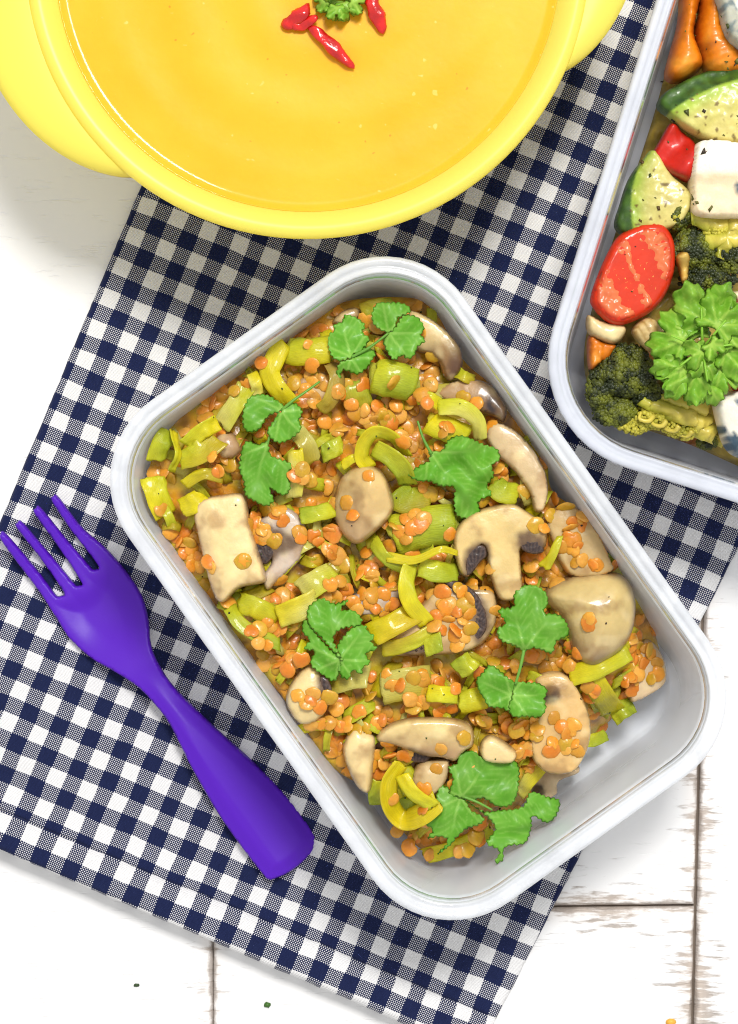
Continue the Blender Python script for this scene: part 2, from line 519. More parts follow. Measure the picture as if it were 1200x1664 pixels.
def patch(name, c00, c10, c11, c01, nx, ny, zfun, th, parent, dv=0.0, edge=6.0):
    """A sheet of cloth between four corner pixels: rounded edge, gentle unevenness, real thickness."""
    q = [np.array(p, float) for p in (c00, c10, c11, c01)]
    grd = lambda n: [0, .002, .005] + [lerp(.008, .992, i / (n - 7)) for i in range(n - 6)] + [.995, .998, 1]
    gx, gy = grd(nx), grd(ny)
    nx, ny = len(gx), len(gy)
    poly = np.array(q)
    pts = np.array([lerp(lerp(q[0], q[1], fx), lerp(q[3], q[2], fx), fy) for fy in gy for fx in gx])
    D = bdist(poly, pts)
    zb = .0004
    vs, us, fs = [], [], []
    for (x, y), d in zip(pts, D):
        wx = 1.6 * nz(x, y, .02, 5) + 1.0 * nz(x, y, .08, 9)
        wy = 1.6 * nz(x, y, .02, 15) + 1.0 * nz(x, y, .08, 19)
        e = math.sqrt(max(0, 1 - (1 - min(1, d / edge)) ** 2))
        z = zb + th * (.35 + .65 * e) + zfun(x, y) * e
        p = P(x + wx, y + wy, 0.003); vs.append((p.x, p.y, z)); us.append(cuv(x, y, dv))
    for j in range(ny - 1):
        for i in range(nx - 1):
            a = j * nx + i
            fs.append((a, a + 1, a + nx + 1, a + nx))
    ring = [i for i in range(nx)] + [j * nx + nx - 1 for j in range(1, ny)] + [(ny - 1) * nx + i for i in range(nx - 2, -1, -1)] + [j * nx for j in range(ny - 2, 0, -1)]
    base = len(vs)
    for r_ in ring:
        vs.append((vs[r_][0], vs[r_][1], zb)); us.append(us[r_])
    for i in range(len(ring)):
        j = (i + 1) % len(ring)
        fs.append((ring[j], ring[i], base + i, base + j))
    fs.append(tuple(range(base, len(vs))))
    # face up
    a, b_, c_ = (Vector(vs[k]) for k in fs[0][:3])
    if (b_ - a).cross(c_ - a).z < 0: fs = [f[::-1] for f in fs]
    o = link(name, [Vector(v) - parent.location for v in vs], fs, M['cloth'], parent.location, parent, None, us)
    return o

TOW = empty("tea_towel", P(400, 1000, 0), "navy and white gingham tea towel spread under the food containers", "tea towel")
def wav(x, y):
    db = (1380 + .425 * x - y) * .92                    # how far inside the bottom edge
    return .0010 * nz(x, y, .0055, 2) + .00025 * nz(x, y, .02, 4) + (.0034 + .0022 * sstep(500, -50, x)) * sstep(110, 0, db)
# hem line runs 62 px inside the bottom edge
BL, BR = (-190, 1296), (776, 1714)
hl, hr = (-166, 1240), (808, 1652)
patch("cloth", (hl[0] - 2, hl[1] + 6), (hr[0] - 2, hr[1] + 6), (1815, -300), (482, -300), 150, 190, wav, .0030, TOW)
patch("hem", BL, BR, hr, hl, 150, 16, lambda x, y: wav(x, y) + .0014, .0038, TOW, dv=-.42, edge=5)

ZC = .0034                                        # top of the cloth

# ------------------------------------------------------------------ bowl of soup
BZ = .064
BC = P(500, -68, BZ)
BOWL = empty("soup_bowl", (BC.x, BC.y, ZC), "round yellow plastic bowl with two handles filled with orange soup", "bowl")
def lathe(name, prof, mat, loc, parent, seg=128, rf=None, zf=None, cols=None):
    vs, fs = [], []
    for r, z in prof:
        for k in range(seg):
            a = 2 * math.pi * k / seg
            rr = r
            vs.append((rr * math.cos(a) / 1000, rr * math.sin(a) / 1000, z / 1000 + (zf(r, a) if zf else 0)))
    m = len(prof)
    for i in range(m - 1):
        for k in range(seg):
            a, b_ = i * seg + k, i * seg + (k + 1) % seg
            fs.append((a, b_, b_ + seg, a + seg))
    return link(name, vs, fs, mat, loc, parent)
prof = [(0, 1.2), (44, 1.0), (47, 1.6), (58, 10), (68, 26), (76, 46), (79.5, 57), (82.2, 59.5), (83.4, 60.8), (83.7, 62.0),
        (83.4, 63.0), (82.4, 63.8), (81.0, 64.0), (79.6, 63.7), (78.2, 62.8), (76.9, 61.6), (75.8, 60.3), (75.0, 59.2), (74.4, 57), (72, 46), (64, 26), (54, 11), (40, 4.5), (0, 3.6)]
lathe("body", [(r, z - 3.4 + 3.4) for r, z in prof], M['bowl'], (BC.x, BC.y, 0.0036), BOWL)
def handle(axis):
    vs, fs = [], []
    na, nr = 41, 9
    hspan = 37.5
    lay = []
    for i in range(na):
        rel = lerp(-hspan, hspan, i / (na - 1))
        ext = 95 * max(0.0, (1 - (rel / hspan) ** 2)) ** .9 * .1827
        a = R(axis + rel)
        for j in range(nr):
            f = j / (nr - 1)
            r = lerp(81.6, 83.2 + ext, f)
            z = 63.1 + .5 * math.sin(math.pi * f) * min(1, ext / 8) - 1.6 * f ** 2 - 1.2 * f ** 8
            vs.append((r * math.cos(a) / 1000, r * math.sin(a) / 1000, z / 1000))
    n0 = len(vs)
    for v in vs[:n0]: vs.append((v[0], v[1], v[2] - .0022))
    for i in range(na - 1):
        for j in range(nr - 1):
            a = i * nr + j
            fs.append((a, a + 1, a + nr + 1, a + nr)[::-1] if False else (a, a + 1, a + nr + 1, a + nr))
            fs.append((n0 + a, n0 + a + nr, n0 + a + nr + 1, n0 + a + 1))
        a = i * nr + nr - 1
        fs.append((a, n0 + a, n0 + a + nr, a + nr))
        a = i * nr
        fs.append((a + nr, n0 + a + nr, n0 + a, a))
    return link("handle", vs, fs, M['bowl'], (BC.x, BC.y, .0026), BOWL)
handle(13.7); handle(193.7)

sr = 74.6
def soup_z(r, a):
    x, y = r * math.cos(a), r * math.sin(a)
    sw = .00017 * math.sin(.30 * r - 1.3 * a + 1.5 * nz(x, y, .03, 1)) * sstep(6, 22, r) * sstep(70, 60, r)
    sw += .00018 * nz(x, y, .035, 6) * sstep(74, 64, r)
    return sw
def meniscus(r): return 58.6 + 1.3 * sstep(72.4, 76.4, r)
sprof = [(0.01, 58.6)] + [(r, meniscus(r)) for r in list(np.linspace(2, 68, 46)) + list(np.linspace(69, 75.4, 14))] + [(74.2, 57.0), (60, 55), (.01, 54)]
SOUP = lathe("soup", sprof, M['soup'], (BC.x, BC.y, .0036), None, 160, None, soup_z)
tag(SOUP, "thick smooth orange soup filling the yellow bowl", "soup")
ZS = .0036 + .0588

# ------------------------------------------------------------------ storage tubs
def rrect(hl_, hw, r, seg=10):
    out = []
    for cx, cy, a0 in ((hl_ - r, hw - r, 0), (-(hl_ - r), hw - r, 90), (-(hl_ - r), -(hw - r), 180), (hl_ - r, -(hw - r), 270)):
        for k in range(seg + 1):
            a = R(a0 + 90 * k / seg)
            out.append((cx + r * math.cos(a), cy + r * math.sin(a)))
    # straight runs get extra points so the wall can waver a little
    return out
def loft(name, rings, hl_, hw, r, mat, root, closed, bottom=None):
    vs, fs = [], []
    n = None
    for off, z in rings:
        pr = rrect(hl_ - off, hw - off, max(r - off * .9, 5), 12)
        n = len(pr)
        vs += [(x / 1000, y / 1000, z / 1000) for x, y in pr]
    m = len(rings)
    for i in range(m if closed else m - 1):
        i2 = (i + 1) % m
        for k in range(n):
            k2 = (k + 1) % n
            fs.append((i * n + k, i * n + k2, i2 * n + k2, i2 * n + k))
    if not closed:
        fs.append(tuple(range(n))[::-1]); fs.append(tuple((m - 1) * n + k for k in range(n)))
    o = link(name, vs, fs, mat, root.location, root)
    return o
def tub(name, c, axis, hl_, hw, r, mats, label, group=None):
    root = empty(name, (c.x, c.y, ZC), label, "food container", group)
    body = [(14, .0), (11.6, .3), (10.4, 1.6), (9.9, 3.5), (8.6, 18), (6.4, 44), (6.0, 47.5), (4.6, 48.6), (4.6, 50.0), (5.0, 47.6), (7.3, 22), (8.8, 4.4), (9.8, 2.2), (11.6, 1.3), (14, 1.1)]
    rim = [(6.0, 47.7), (1.0, 47.3), (0.2, 48.0), (0, 49.5), (.15, 51.2), (.8, 52.1), (1.9, 52.2), (2.7, 51.6), (3.1, 50.9), (3.9, 50.9), (4.4, 51.3), (4.9, 51.0), (5.05, 49.8), (5.0, 48.2)]
    b_ = loft("body", body, hl_, hw, r, M[mats[0]], root, False)
    r_ = loft("rim", rim, hl_, hw, r, M[mats[1]], root, True)
    root.rotation_euler.z = axis
    return root
ZR = .0545
TC = P(680, 956, ZR)
AX = math.atan2(-.814, .581)
TUB = tub("storage_tub", TC, AX, 93.0, 62.3, 29.6, ('tub', 'tubrim'), "cloudy white plastic tub holding lentils, leeks and mushrooms")
vv, uu = 1017 + 340, 420 - 520
T2 = P(.954 * vv - .30 * uu, .30 * vv + .954 * uu, ZR)
TUB2 = tub("storage_tub", T2, math.atan2(-.954, -.30), 96.4, 63.0, 34, ('tub2', 'tub2rim'), "clear bluish plastic tub holding roast vegetables and blue cheese")

# ------------------------------------------------------------------ purple fork
fk = [(99, 807), (135, 856), (171, 888), (203, 924), (230, 964), (243, 1005), (248, 1045), (261, 1077), (288, 1117), (351, 1180), (405, 1230),
      (455, 1280), (495, 1329), (512, 1356), (513, 1364), (507, 1385), (477, 1412), (445, 1427), (436, 1427), (428, 1419), (396, 1378), (356, 1320), (315, 1248), (279, 1176), (252, 1140),
      (225, 1113), (189, 1090), (149, 1068), (113, 1036), (90, 1000), (68, 966), (32, 916), (6, 877), (5, 868), (14, 866), (58, 920), (90, 963), (95, 968), (101, 967), (103, 960),
      (63, 901), (31, 857), (33, 849), (41, 848), (81, 897), (120, 945), (126, 951), (131, 950), (132, 944), (90, 879), (60, 834), (62, 826), (71, 825),
      (113, 879), (147, 919), (153, 925), (158, 924), (159, 917), (117, 861), (88, 814), (90, 807)]
def fork_z(x, y, d):
    # s runs from the tips (0) to the handle's end (1)
    s_ = ((x - 40) * .58 + (y - 835) * .815) / 700.0
    c_ = ((x - 40) * .815 - (y - 835) * .58)           # across
    z = 4.2 * (1 - sstep(0, .16, s_)) + 1.0                              # tips turn up
    z += -1.6 * math.exp(-((s_ - .25) / .09) ** 2) * sstep(8, 45, d)     # dished head
    z += 4.0 * sstep(.3, .46, s_) * (1 - .75 * sstep(.6, 1.0, s_))       # neck rises off the cloth
    hd = sstep(.45, .6, s_)
    z += hd * 1.1 * sstep(0, 26, d)                                      # arched handle
    z += hd * (-.05) * max(0, c_ - 10)
    return z
inflate("fork", fk, ZC, 2.3, M['fork'], r=3.6, lo=.5, res=3.0, zf=fork_z, soft=True,
        label="purple plastic fork lying on the gingham towel", cat="fork")

exec_food = True
# ------------------------------------------------------------------ front tub: the heap
heap = [(480, 545), (545, 500), (640, 488), (700, 505), (752, 590), (822, 650), (880, 735), (895, 800), (968, 850), (1035, 955), (1076, 1055), (1074, 1100), (1018, 1155),
        (960, 1215), (900, 1270), (820, 1345), (770, 1385), (700, 1395), (645, 1345), (600, 1285), (540, 1240), (470, 1140), (370, 1010), (330, 955), (262, 850), (246, 780), (280, 700), (400, 600)]
hb = smooth_closed(heap, 12)
HB = np.array([(p.x, p.y) for p in hb])
HGX, HGY = np.arange(200, 1141, 6), np.arange(440, 1441, 6)
_pp = np.array([(x, y) for y in HGY for x in HGX], float)
_dd = (bdist(HB, _pp) * np.where(inside(HB, _pp), 1, -1)).reshape(len(HGY), len(HGX))
def hdist(x, y):
    fx = min(max((x - 200) / 6, 0), len(HGX) - 1.001); fy = min(max((y - 440) / 6, 0), len(HGY) - 1.001)
    i, j = int(fx), int(fy); u_, v_ = fx - i, fy - j
    return (_dd[j, i] * (1 - u_) + _dd[j, i + 1] * u_) * (1 - v_) + (_dd[j + 1, i] * (1 - u_) + _dd[j + 1, i + 1] * u_) * v_
def hz(x, y):
    d = hdist(x, y)
    l = ((x * .581 + y * .814) - 690) / 890
    top = lerp(.0365, .0270, l)
    f = sstep(.62, .98, l)
    low = lerp(.0325, .0095, f)
    return lerp(low, top, sstep(-4, 75, d)) + .0014 * nz(x, y, .018, 3) + .0006 * nz(x, y, .05, 5)

TRIS = []
def stew_col(x, y, d):
    a = nz(x, y, .02, 11); b_ = nz(x, y, .06, 12)
    c = mixc((.58, .25, .014), (.48, .37, .02), sstep(-.3, .4, a))
    return mixc(c, (.24, .11, .016), sstep(.0, .5, b_))
zb0 = .020
def stew_z(x, y, d): return (hz(x, y) - zb0) * 1000 - 1.2
BASE = inflate("lentil_stew", heap, zb0, 1.0, M['stew'], r=10, lo=9, res=8, zf=stew_z, colf=stew_col, bump=.7, bs=.09)
tag(BASE, "orange lentil and leek stew filling the front tub", "stew", None, 'stuff')

# -- mushrooms
CR, BRN, DRK = (.64, .475, .21), (.30, .165, .06), (.030, .018, .018)
CRB = (.70, .53, .25)
def mcol(base=CR, edge=BRN, ew=6, gills=(), spots=(), grad=None):
    def f(x, y, d):
        e = d + 3.5 * nz(x, y, .08, 3)
        c = mixc(edge, base, sstep(0, ew, e))
        c = mixc(mixc(edge, BRN, .6), c, sstep(.5, 3.0, d))
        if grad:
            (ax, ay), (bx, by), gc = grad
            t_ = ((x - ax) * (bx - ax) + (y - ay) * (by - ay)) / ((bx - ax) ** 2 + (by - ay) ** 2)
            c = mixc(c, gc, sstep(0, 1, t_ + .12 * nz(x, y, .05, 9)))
        for gx, gy, gr in gills:
            c = mixc(DRK, c, sstep(gr * .65, gr * 1.15, math.hypot(x - gx, y - gy) + 4 * nz(x, y, .09, 4)))
        c = mixc(c, BRN, .65 * sstep(.0, .6, nz(x, y, .03, 21) + .3 * nz(x, y, .11, 8)))
        return mixc(c, (.78, .64, .34), .4 * sstep(.1, .6, nz(x, y, .04, 33)))
    return f
MG = "mushroom pieces in the lentil dish"
def mush(out, dz, th, label, colf, dome=2.0, tilt=(0, 0), r=5, gills=(), lo=None, name="mushroom_slice", bump=.3, zf=None):
    cx = sum(p[0] for p in out) / len(out); cy = sum(p[1] for p in out) / len(out)
    z = hz(cx, cy) + (dz - 1) / 1000
    if gills:
        GP = [np.array(g_[0], float) for g_ in gills]; c0 = colf
        def colf(x, y, d):
            q = np.array([[x, y]], float)
            dd = min(float(bdist(g_, q)[0]) * (0 if inside(g_, q)[0] else 1) for g_ in GP)
            return mixc((.13, .075, .04), c0(x, y, d), sstep(-2, 13, dd + 3 * nz(x, y, .1, 6)))
    if name == 'mushroom_slice': dome *= .5
    if not gills:
        return inflate(name, out, z, th, M['mush'], r=r, dome=dome, tilt=tilt, colf=colf, res=4, bump=bump, bs=.022, zf=zf, label=label, cat="mushroom", group=MG, lo=lo)
    root = empty(name, P(cx, cy, z), label, "mushroom", MG)
    inflate("flesh", out, z, th, M['mush'], root, r=r, dome=dome, tilt=tilt, colf=colf, res=4, bump=bump, bs=.022, zf=zf, lo=lo)
    for gout, gz in gills:
        gx = sum(p[0] for p in gout) / len(gout); gy = sum(p[1] for p in gout) / len(gout)
        zt = z + (tilt[0] * (gx - cx) + tilt[1] * (gy - cy)) * K(z)
        inflate("gills", gout, zt + gz / 1000 - .0001, .5, M['dry'], root, r=7, res=2.4, bump=.25, bs=.2, tilt=tilt,
                colf=lambda x, y, d: mixc(mixc((.12, .075, .055), DRK, sstep(0, 5, d)), (.13, .08, .06), .55 * max(0, math.sin(math.atan2(y - gy - 40, x - gx) * 44))))
    return root

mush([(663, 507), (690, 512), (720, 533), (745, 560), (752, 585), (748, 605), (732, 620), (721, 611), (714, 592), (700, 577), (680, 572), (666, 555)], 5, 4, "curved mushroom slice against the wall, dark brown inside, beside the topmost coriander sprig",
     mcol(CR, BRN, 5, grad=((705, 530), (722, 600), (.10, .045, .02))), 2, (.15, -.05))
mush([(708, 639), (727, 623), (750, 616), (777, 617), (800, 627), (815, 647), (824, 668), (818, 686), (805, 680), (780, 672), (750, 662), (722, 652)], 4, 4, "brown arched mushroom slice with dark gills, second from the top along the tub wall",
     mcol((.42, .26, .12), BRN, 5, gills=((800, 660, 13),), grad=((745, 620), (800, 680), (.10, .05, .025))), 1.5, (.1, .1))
mush([(788, 706), (797, 690), (813, 687), (838, 700), (861, 723), (878, 750), (888, 775), (890, 803), (882, 830), (868, 830), (862, 805), (848, 783), (838, 768), (820, 752), (803, 738)], 5, 4.5, "long pale brown mushroom slice touching the tub wall beside the single large coriander leaf",
     mcol((.56, .41, .22), (.66, .50, .30), 5, gills=((845, 800, 10),)), 1.5, (.12, .0))
mush([(737, 880), (744, 855), (767, 834), (800, 822), (831, 818), (852, 828), (872, 842), (888, 860), (884, 892), (850, 890), (846, 905), (850, 951), (850, 963), (834, 976), (817, 976), (808, 967), (796, 934),
      (787, 892), (779, 890), (762, 915), (764, 936), (750, 934), (740, 905)], 7, 4.5, "mushroom slice showing cap, stalk and dark gills like a letter T",
     mcol((.66, .48, .19), (.46, .30, .12), 7), 1.0, (0, -.05), 6,
     gills=[([(757, 912), (763, 895), (776, 886), (788, 888), (791, 903), (780, 914), (768, 930), (759, 934)], 4.2), ([(844, 872), (858, 866), (876, 878), (884, 896), (866, 900), (848, 892)], 4.2)])
mush([(887, 842), (908, 820), (925, 816), (950, 836), (972, 865), (988, 900), (997, 927), (960, 940), (925, 935), (905, 905), (890, 868)], 1, 5, "smooth pale brown mushroom slice with orange edge, behind the largest cap",
     mcol((.52, .36, .15), (.66, .28, .05), 5), 2, (.05, 0))
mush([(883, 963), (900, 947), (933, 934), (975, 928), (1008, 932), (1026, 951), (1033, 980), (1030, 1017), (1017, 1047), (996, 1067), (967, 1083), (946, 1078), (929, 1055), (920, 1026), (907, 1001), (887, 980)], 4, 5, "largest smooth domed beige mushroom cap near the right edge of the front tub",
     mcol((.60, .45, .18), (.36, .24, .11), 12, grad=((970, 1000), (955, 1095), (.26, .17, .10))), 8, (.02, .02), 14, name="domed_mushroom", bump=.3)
mush([(868, 1102), (898, 1090), (925, 1099), (945, 1130), (958, 1165), (959, 1200), (946, 1236), (925, 1256), (890, 1256), (868, 1237), (860, 1205), (872, 1165), (880, 1130)], 4, 4.5, "curved mushroom slice with a brown streak, below the double coriander leaf",
     mcol((.62, .40, .15), (.68, .48, .20), 6, gills=((893, 1127, 17),)), 2.5, (.03, .0))
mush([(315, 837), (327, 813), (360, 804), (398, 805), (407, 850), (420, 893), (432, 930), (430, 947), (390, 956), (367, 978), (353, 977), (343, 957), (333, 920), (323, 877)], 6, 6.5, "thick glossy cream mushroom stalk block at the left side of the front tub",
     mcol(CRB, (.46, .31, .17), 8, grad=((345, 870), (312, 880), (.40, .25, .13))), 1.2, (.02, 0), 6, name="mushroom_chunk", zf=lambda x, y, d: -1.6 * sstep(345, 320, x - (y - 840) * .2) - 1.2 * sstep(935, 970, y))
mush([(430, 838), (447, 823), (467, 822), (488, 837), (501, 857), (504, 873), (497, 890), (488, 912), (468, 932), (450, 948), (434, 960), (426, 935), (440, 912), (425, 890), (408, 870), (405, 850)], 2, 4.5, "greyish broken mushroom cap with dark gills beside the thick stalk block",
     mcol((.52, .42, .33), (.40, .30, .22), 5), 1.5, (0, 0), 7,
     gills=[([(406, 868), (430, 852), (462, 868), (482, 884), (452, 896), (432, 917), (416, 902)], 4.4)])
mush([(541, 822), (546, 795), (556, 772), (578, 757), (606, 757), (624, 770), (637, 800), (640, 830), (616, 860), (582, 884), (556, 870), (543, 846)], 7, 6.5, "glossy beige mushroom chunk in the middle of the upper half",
     mcol((.62, .43, .17), (.34, .21, .09), 8, grad=((605, 790), (548, 855), (.42, .27, .13))), 2, (.05, -.04), 8, name="mushroom_chunk", zf=lambda x, y, d: -.11 * max(0, (604 - (y - 770) * .2) - x) - .03 * max(0, x - (604 - (y - 770) * .2)))  # grad puts the shade of the left face into the colour
mush([(640, 1032), (690, 975), (720, 943), (760, 952), (800, 957), (809, 985), (806, 1015), (785, 1045), (750, 1061), (700, 1064), (650, 1066), (622, 1054)], 3, 4.5, "broad mushroom slice under a mound of lentils at the centre, with a dark gill arc",
     mcol((.54, .38, .17), (.44, .28, .12), 5), 2, (0, 0), 8,
     gills=[([(722, 948), (742, 944), (768, 958), (787, 985), (792, 1018), (776, 1040), (768, 1020), (770, 992), (752, 968)], 5.0), ([(650, 1048), (690, 1040), (700, 1056), (662, 1062)], 3.5)])
mush([(563, 974), (590, 958), (625, 950), (652, 957), (642, 985), (612, 1001), (576, 996)], 4, 3, "thin grey mushroom slice above the yellow leek strip in the middle",
     mcol((.46, .36, .29), (.12, .07, .07), 6), 1)
mush([(465, 1132), (478, 1102), (498, 1082), (519, 1085), (531, 1102), (540, 1126), (524, 1165), (494, 1178), (473, 1161)], 5, 4.5, "pale mushroom piece with a black gill tip at the lower left wall",
     mcol((.70, .54, .25), (.52, .34, .14), 5), 3, (.05, 0), 9, gills=[([(520, 1100), (532, 1102), (540, 1124), (530, 1138), (522, 1122)], 5.0)])
mush([(557, 1215), (573, 1182), (594, 1185), (612, 1198), (610, 1228), (603, 1283), (586, 1284), (569, 1257)], 5, 4.5, "small cream wedge of mushroom standing by the lower left wall", mcol(CRB, (.62, .46, .25), 5), 3, (-.05, 0), 9)
mush([(612, 1196), (628, 1178), (661, 1166), (707, 1164), (748, 1168), (768, 1182), (770, 1210), (753, 1224), (740, 1238), (716, 1232), (690, 1230), (665, 1221), (640, 1212), (619, 1208)], 6, 5, "half mushroom cap with a pale flat top, above the largest coriander leaf",
     mcol((.68, .52, .22), (.40, .25, .10), 7, grad=((690, 1175), (688, 1225), (.40, .25, .12))), 2, (0, -.25), 9, gills=[([(652, 1222), (672, 1220), (698, 1230), (690, 1240), (664, 1236)], 1.5)])
mush([(678, 1240), (705, 1232), (731, 1233), (728, 1264), (706, 1291), (680, 1291), (667, 1274)], 3, 4, "short mushroom stalk between the yellow leek loop and the largest coriander leaf", mcol((.58, .42, .20), BRN, 5), 2, name="mushroom_stalk")
mush([(780, 1210), (794, 1194), (815, 1201), (840, 1222), (830, 1240), (786, 1236)], 6, 4, "small ivory mushroom bit at the tip of the largest coriander leaf", mcol(CRB, CR, 4), 2, r=7)
mush([(846, 1262), (870, 1238), (905, 1248), (938, 1244), (940, 1256), (908, 1270), (905, 1290), (882, 1300), (856, 1292)], 3, 4, "lowest mushroom slice with dark gills at the bottom end of the heap", mcol((.66, .50, .30), (.5, .36, .2), 4, gills=((872, 1284, 14),)), 1, (0, 0))
mush([(350, 712), (377, 702), (395, 727), (384, 745), (360, 744)], 3, 4, "small brown mushroom bit by the upper left coriander sprig", mcol((.42, .26, .13), BRN, 6), 2, name="mushroom_piece")
mush([(1018, 1082), (1048, 1038), (1076, 1064), (1083, 1105), (1062, 1126), (1025, 1141), (1020, 1112)], 4, 3.5, "mushroom slice under lentils in the right corner of the heap", mcol((.62, .46, .27), (.72, .50, .24), 5, gills=((1022, 1100, 9),)), 1.2, (-.06, -.02))
mush([(540, 525), (556, 506), (580, 500), (586, 516), (566, 530)], 2, 3, "cream mushroom sliver squeezed into the top corner of the tub", mcol((.62, .46, .2), BRN, 5), 1)
mush([(470, 625), (500, 610), (530, 605), (540, 635), (520, 660), (490, 655)], 1, 3.5, "brown mushroom slice half buried in lentils under the uppermost sprigs", mcol((.42, .26, .12), BRN, 6), 1)

# -- leeks
YL, YG, GR, PL, OL = (.84, .73, .015), (.68, .68, .03), (.44, .53, .03), (.76, .70, .18), (.58, .46, .025)
LG = "leek pieces in the lentil dish"
def ribbon_mesh(pts, w, col, col2, roll, cup, th, taper=(1, 1), n=None, nc=8):
    c = catmull([P(x, y, hz(x, y) + d / 1000) for x, y, d in pts], n or max(8, 6 * len(pts)))
    n = len(c) - 1
    loc = c[n // 2].copy()
    vs, cs, us, fs = [], [], [], []
    kk = K(.036)
    sd = random.random() * 50
    skew = random.uniform(-.35, .35)
    for i, p in enumerate(c):
        q = i / n
        T = (c[min(i + 1, n)] - c[max(i - 1, 0)]).normalized()
        s_ = T.cross(Vector((0, 0, 1)))
        s_ = s_.normalized() if s_.length > 1e-5 else Vector((1, 0, 0))
        N = s_.cross(T)
        rl = R(lerp(roll[0], roll[1], q) if isinstance(roll, tuple) else roll)
        a_ = s_ * math.cos(rl) + N * math.sin(rl); b_ = N * math.cos(rl) - s_ * math.sin(rl)
        ww = w * kk * .5 * lerp(taper[0], taper[1], q) * (1 + .12 * noise.noise(Vector((q * 3, sd, 0))))
        for side in (0, 1):
            for j in range(nc + 1):
                f = (j if side == 0 else nc - j) / nc * 2 - 1
                if abs(cup) > .01:
                    an = f * cup
                    x_ = ww * math.sin(an) / math.sin(min(cup, 1.57)) if abs(cup) > .05 else ww * f; y_ = ww * (math.cos(an) - 1) / (max(abs(cup), .3) * (1 if cup > 0 else -1)) * 1.2
                else: x_, y_ = ww * f, 0
                y_ += .0006 * noise.noise(Vector((q * 4, f * 1.5, sd)))
                x_ *= 1 + .03 * noise.noise(Vector((q * 8 + side * 0, f, sd + 9)))
                tt = th * .001 * (.5 if side == 0 else -.5) * (1 - .5 * f ** 6)
                e_ = (.0011 * noise.noise(Vector((f * 4, sd + (5 if i == 0 else 0), 2))) + skew * f * ww) * (1 if i in (0, n) else .6 if i in (1, n - 1) else .2 if i in (2, n - 2) else 0)
                vs.append(p - loc + a_ * x_ + b_ * (y_ + tt) + T * e_)
                cs.append(mixc(col, col2, sstep(.1, .9, q * .55 + (f * .5 + .5) * .45 + .15 * noise.noise(Vector((q * 2, f, sd))))))
                us.append((q * 4 + sd, f, 0))
    m = 2 * (nc + 1)
    for i in range(n):
        for k in range(m):
            a, b2 = i * m + k, i * m + (k + 1) % m
            fs.append((a, b2, b2 + m, a + m))
    fs.append(tuple(range(m))[::-1]); fs.append(tuple(n * m + k for k in range(m)))
    return vs, fs, cs, us, loc
def leek(label, pts, w, col=YG, col2=None, roll=0, cup=.5, th=.38, taper=(1, 1), name="leek_strip"):
    cup = cup * random.choice([.5, .35, -.45]); w *= 1.06
    pts = [p if len(p) == 3 else (p[0], p[1], 6) for p in pts]
    vs, fs, cs, us, loc = ribbon_mesh(pts, w, col, col2 or col, roll, cup, th, taper)
    o = link(name, vs, fs, M['leek'], loc, None, cs, us)
    return tag(o, label, "leek", LG)
def leek_chunk(label, pts, w, col, col2, layers=3, cup=1.25, dz=6):
    pts = [p if len(p) == 3 else (p[0], p[1], dz) for p in pts]
    q = pts[len(pts) // 2]
    root = empty("leek_chunk", P(q[0], q[1], hz(q[0], q[1])), label, "leek", LG)
    for k in range(layers):
        f = 1 - .24 * k
        pp = [(x + random.uniform(-1, 1) + 3 * k * (1 if i else -1) * (1 if i in (0, len(pts) - 1) else 0), y, d - 1.4 * k) for i, (x, y, d) in enumerate(pts)]
        vs, fs, cs, us, loc = ribbon_mesh(pp, w * f, mixc(col, PL, .25 * k), mixc(col2, PL, .25 * k), random.uniform(-12, 12), cup * .62, .45)
        link("layer", vs, fs, M['leek'], loc, root, cs, us)
    return root

leek_chunk("short ring of pale green leek left of the topmost coriander sprig", [(468, 566, 8), (502, 570, 9), (538, 564, 8)], 46, YG, YL, 2)
leek("bright yellow twisted leek strip below the topmost leek ring", [(462, 556, 9), (447, 582, 10), (438, 606, 9), (452, 634, 9), (472, 656, 6)], 30, YL, YL, (10, -35), .6)
leek("small upright yellow leek strip left of the twisted yellow one", [(410, 606, 8), (416, 622, 9), (420, 642, 7)], 18, YL, PL, 10)
leek("pale striped leek strip pointing up from the left coriander sprig", [(362, 692, 6), (382, 660, 8), (402, 628, 7)], 30, PL, YG, 15, .7)
leek("upright green leek strip in the left corner of the tub", [(253, 748, 6), (262, 722, 9), (277, 702, 7)], 30, YG, GR, -20, .6)
leek("olive leek piece shaped like a wedge near the left corner", [(292, 750, 8), (322, 738, 10), (352, 712, 9)], 42, YG, OL, 20, .7, taper=(.7, 1.1))
leek("short green leek strip above the olive wedge near the left corner", [(302, 722, 9), (328, 700, 11), (354, 686, 9)], 26, YG, YL, -25, .8)
leek("dark yellow leek sheet lowest in the left corner", [(248, 775, 5), (256, 805, 6), (270, 838, 3)], 38, YG, YL, 20, .5)
leek("thin leek strip curling up the left corner wall", [(282, 700, 8), (290, 735, 11), (280, 765, 8)], 14, YL, YG, 50)
leek_chunk("big striped green leek chunk left of the curved mushroom slice", [(606, 612, 8), (640, 618, 10), (676, 628, 8)], 60, YG, GR, 3)
leek("looping leek ring with an open middle above the central mushroom chunk", [(660, 740, 7), (640, 712, 12), (612, 702, 13), (594, 718, 12), (589, 744, 10), (603, 760, 9)], 24, YG, YL, (50, 25), .5)
leek("wide green leek strip falling from the looping ring", [(610, 728, 9), (638, 744, 11), (656, 765, 10), (664, 786, 6)], 30, YG, GR, -20, .7)
leek("slim yellow leek tail left of the looping ring", [(556, 756, 8), (574, 745, 10), (592, 742, 9)], 15, YL, YG, 20)
leek_chunk("shiny yellow leek cup under the second mushroom slice", [(698, 684, 8), (728, 696, 10), (760, 710, 8)], 42, YL, YG, 2)
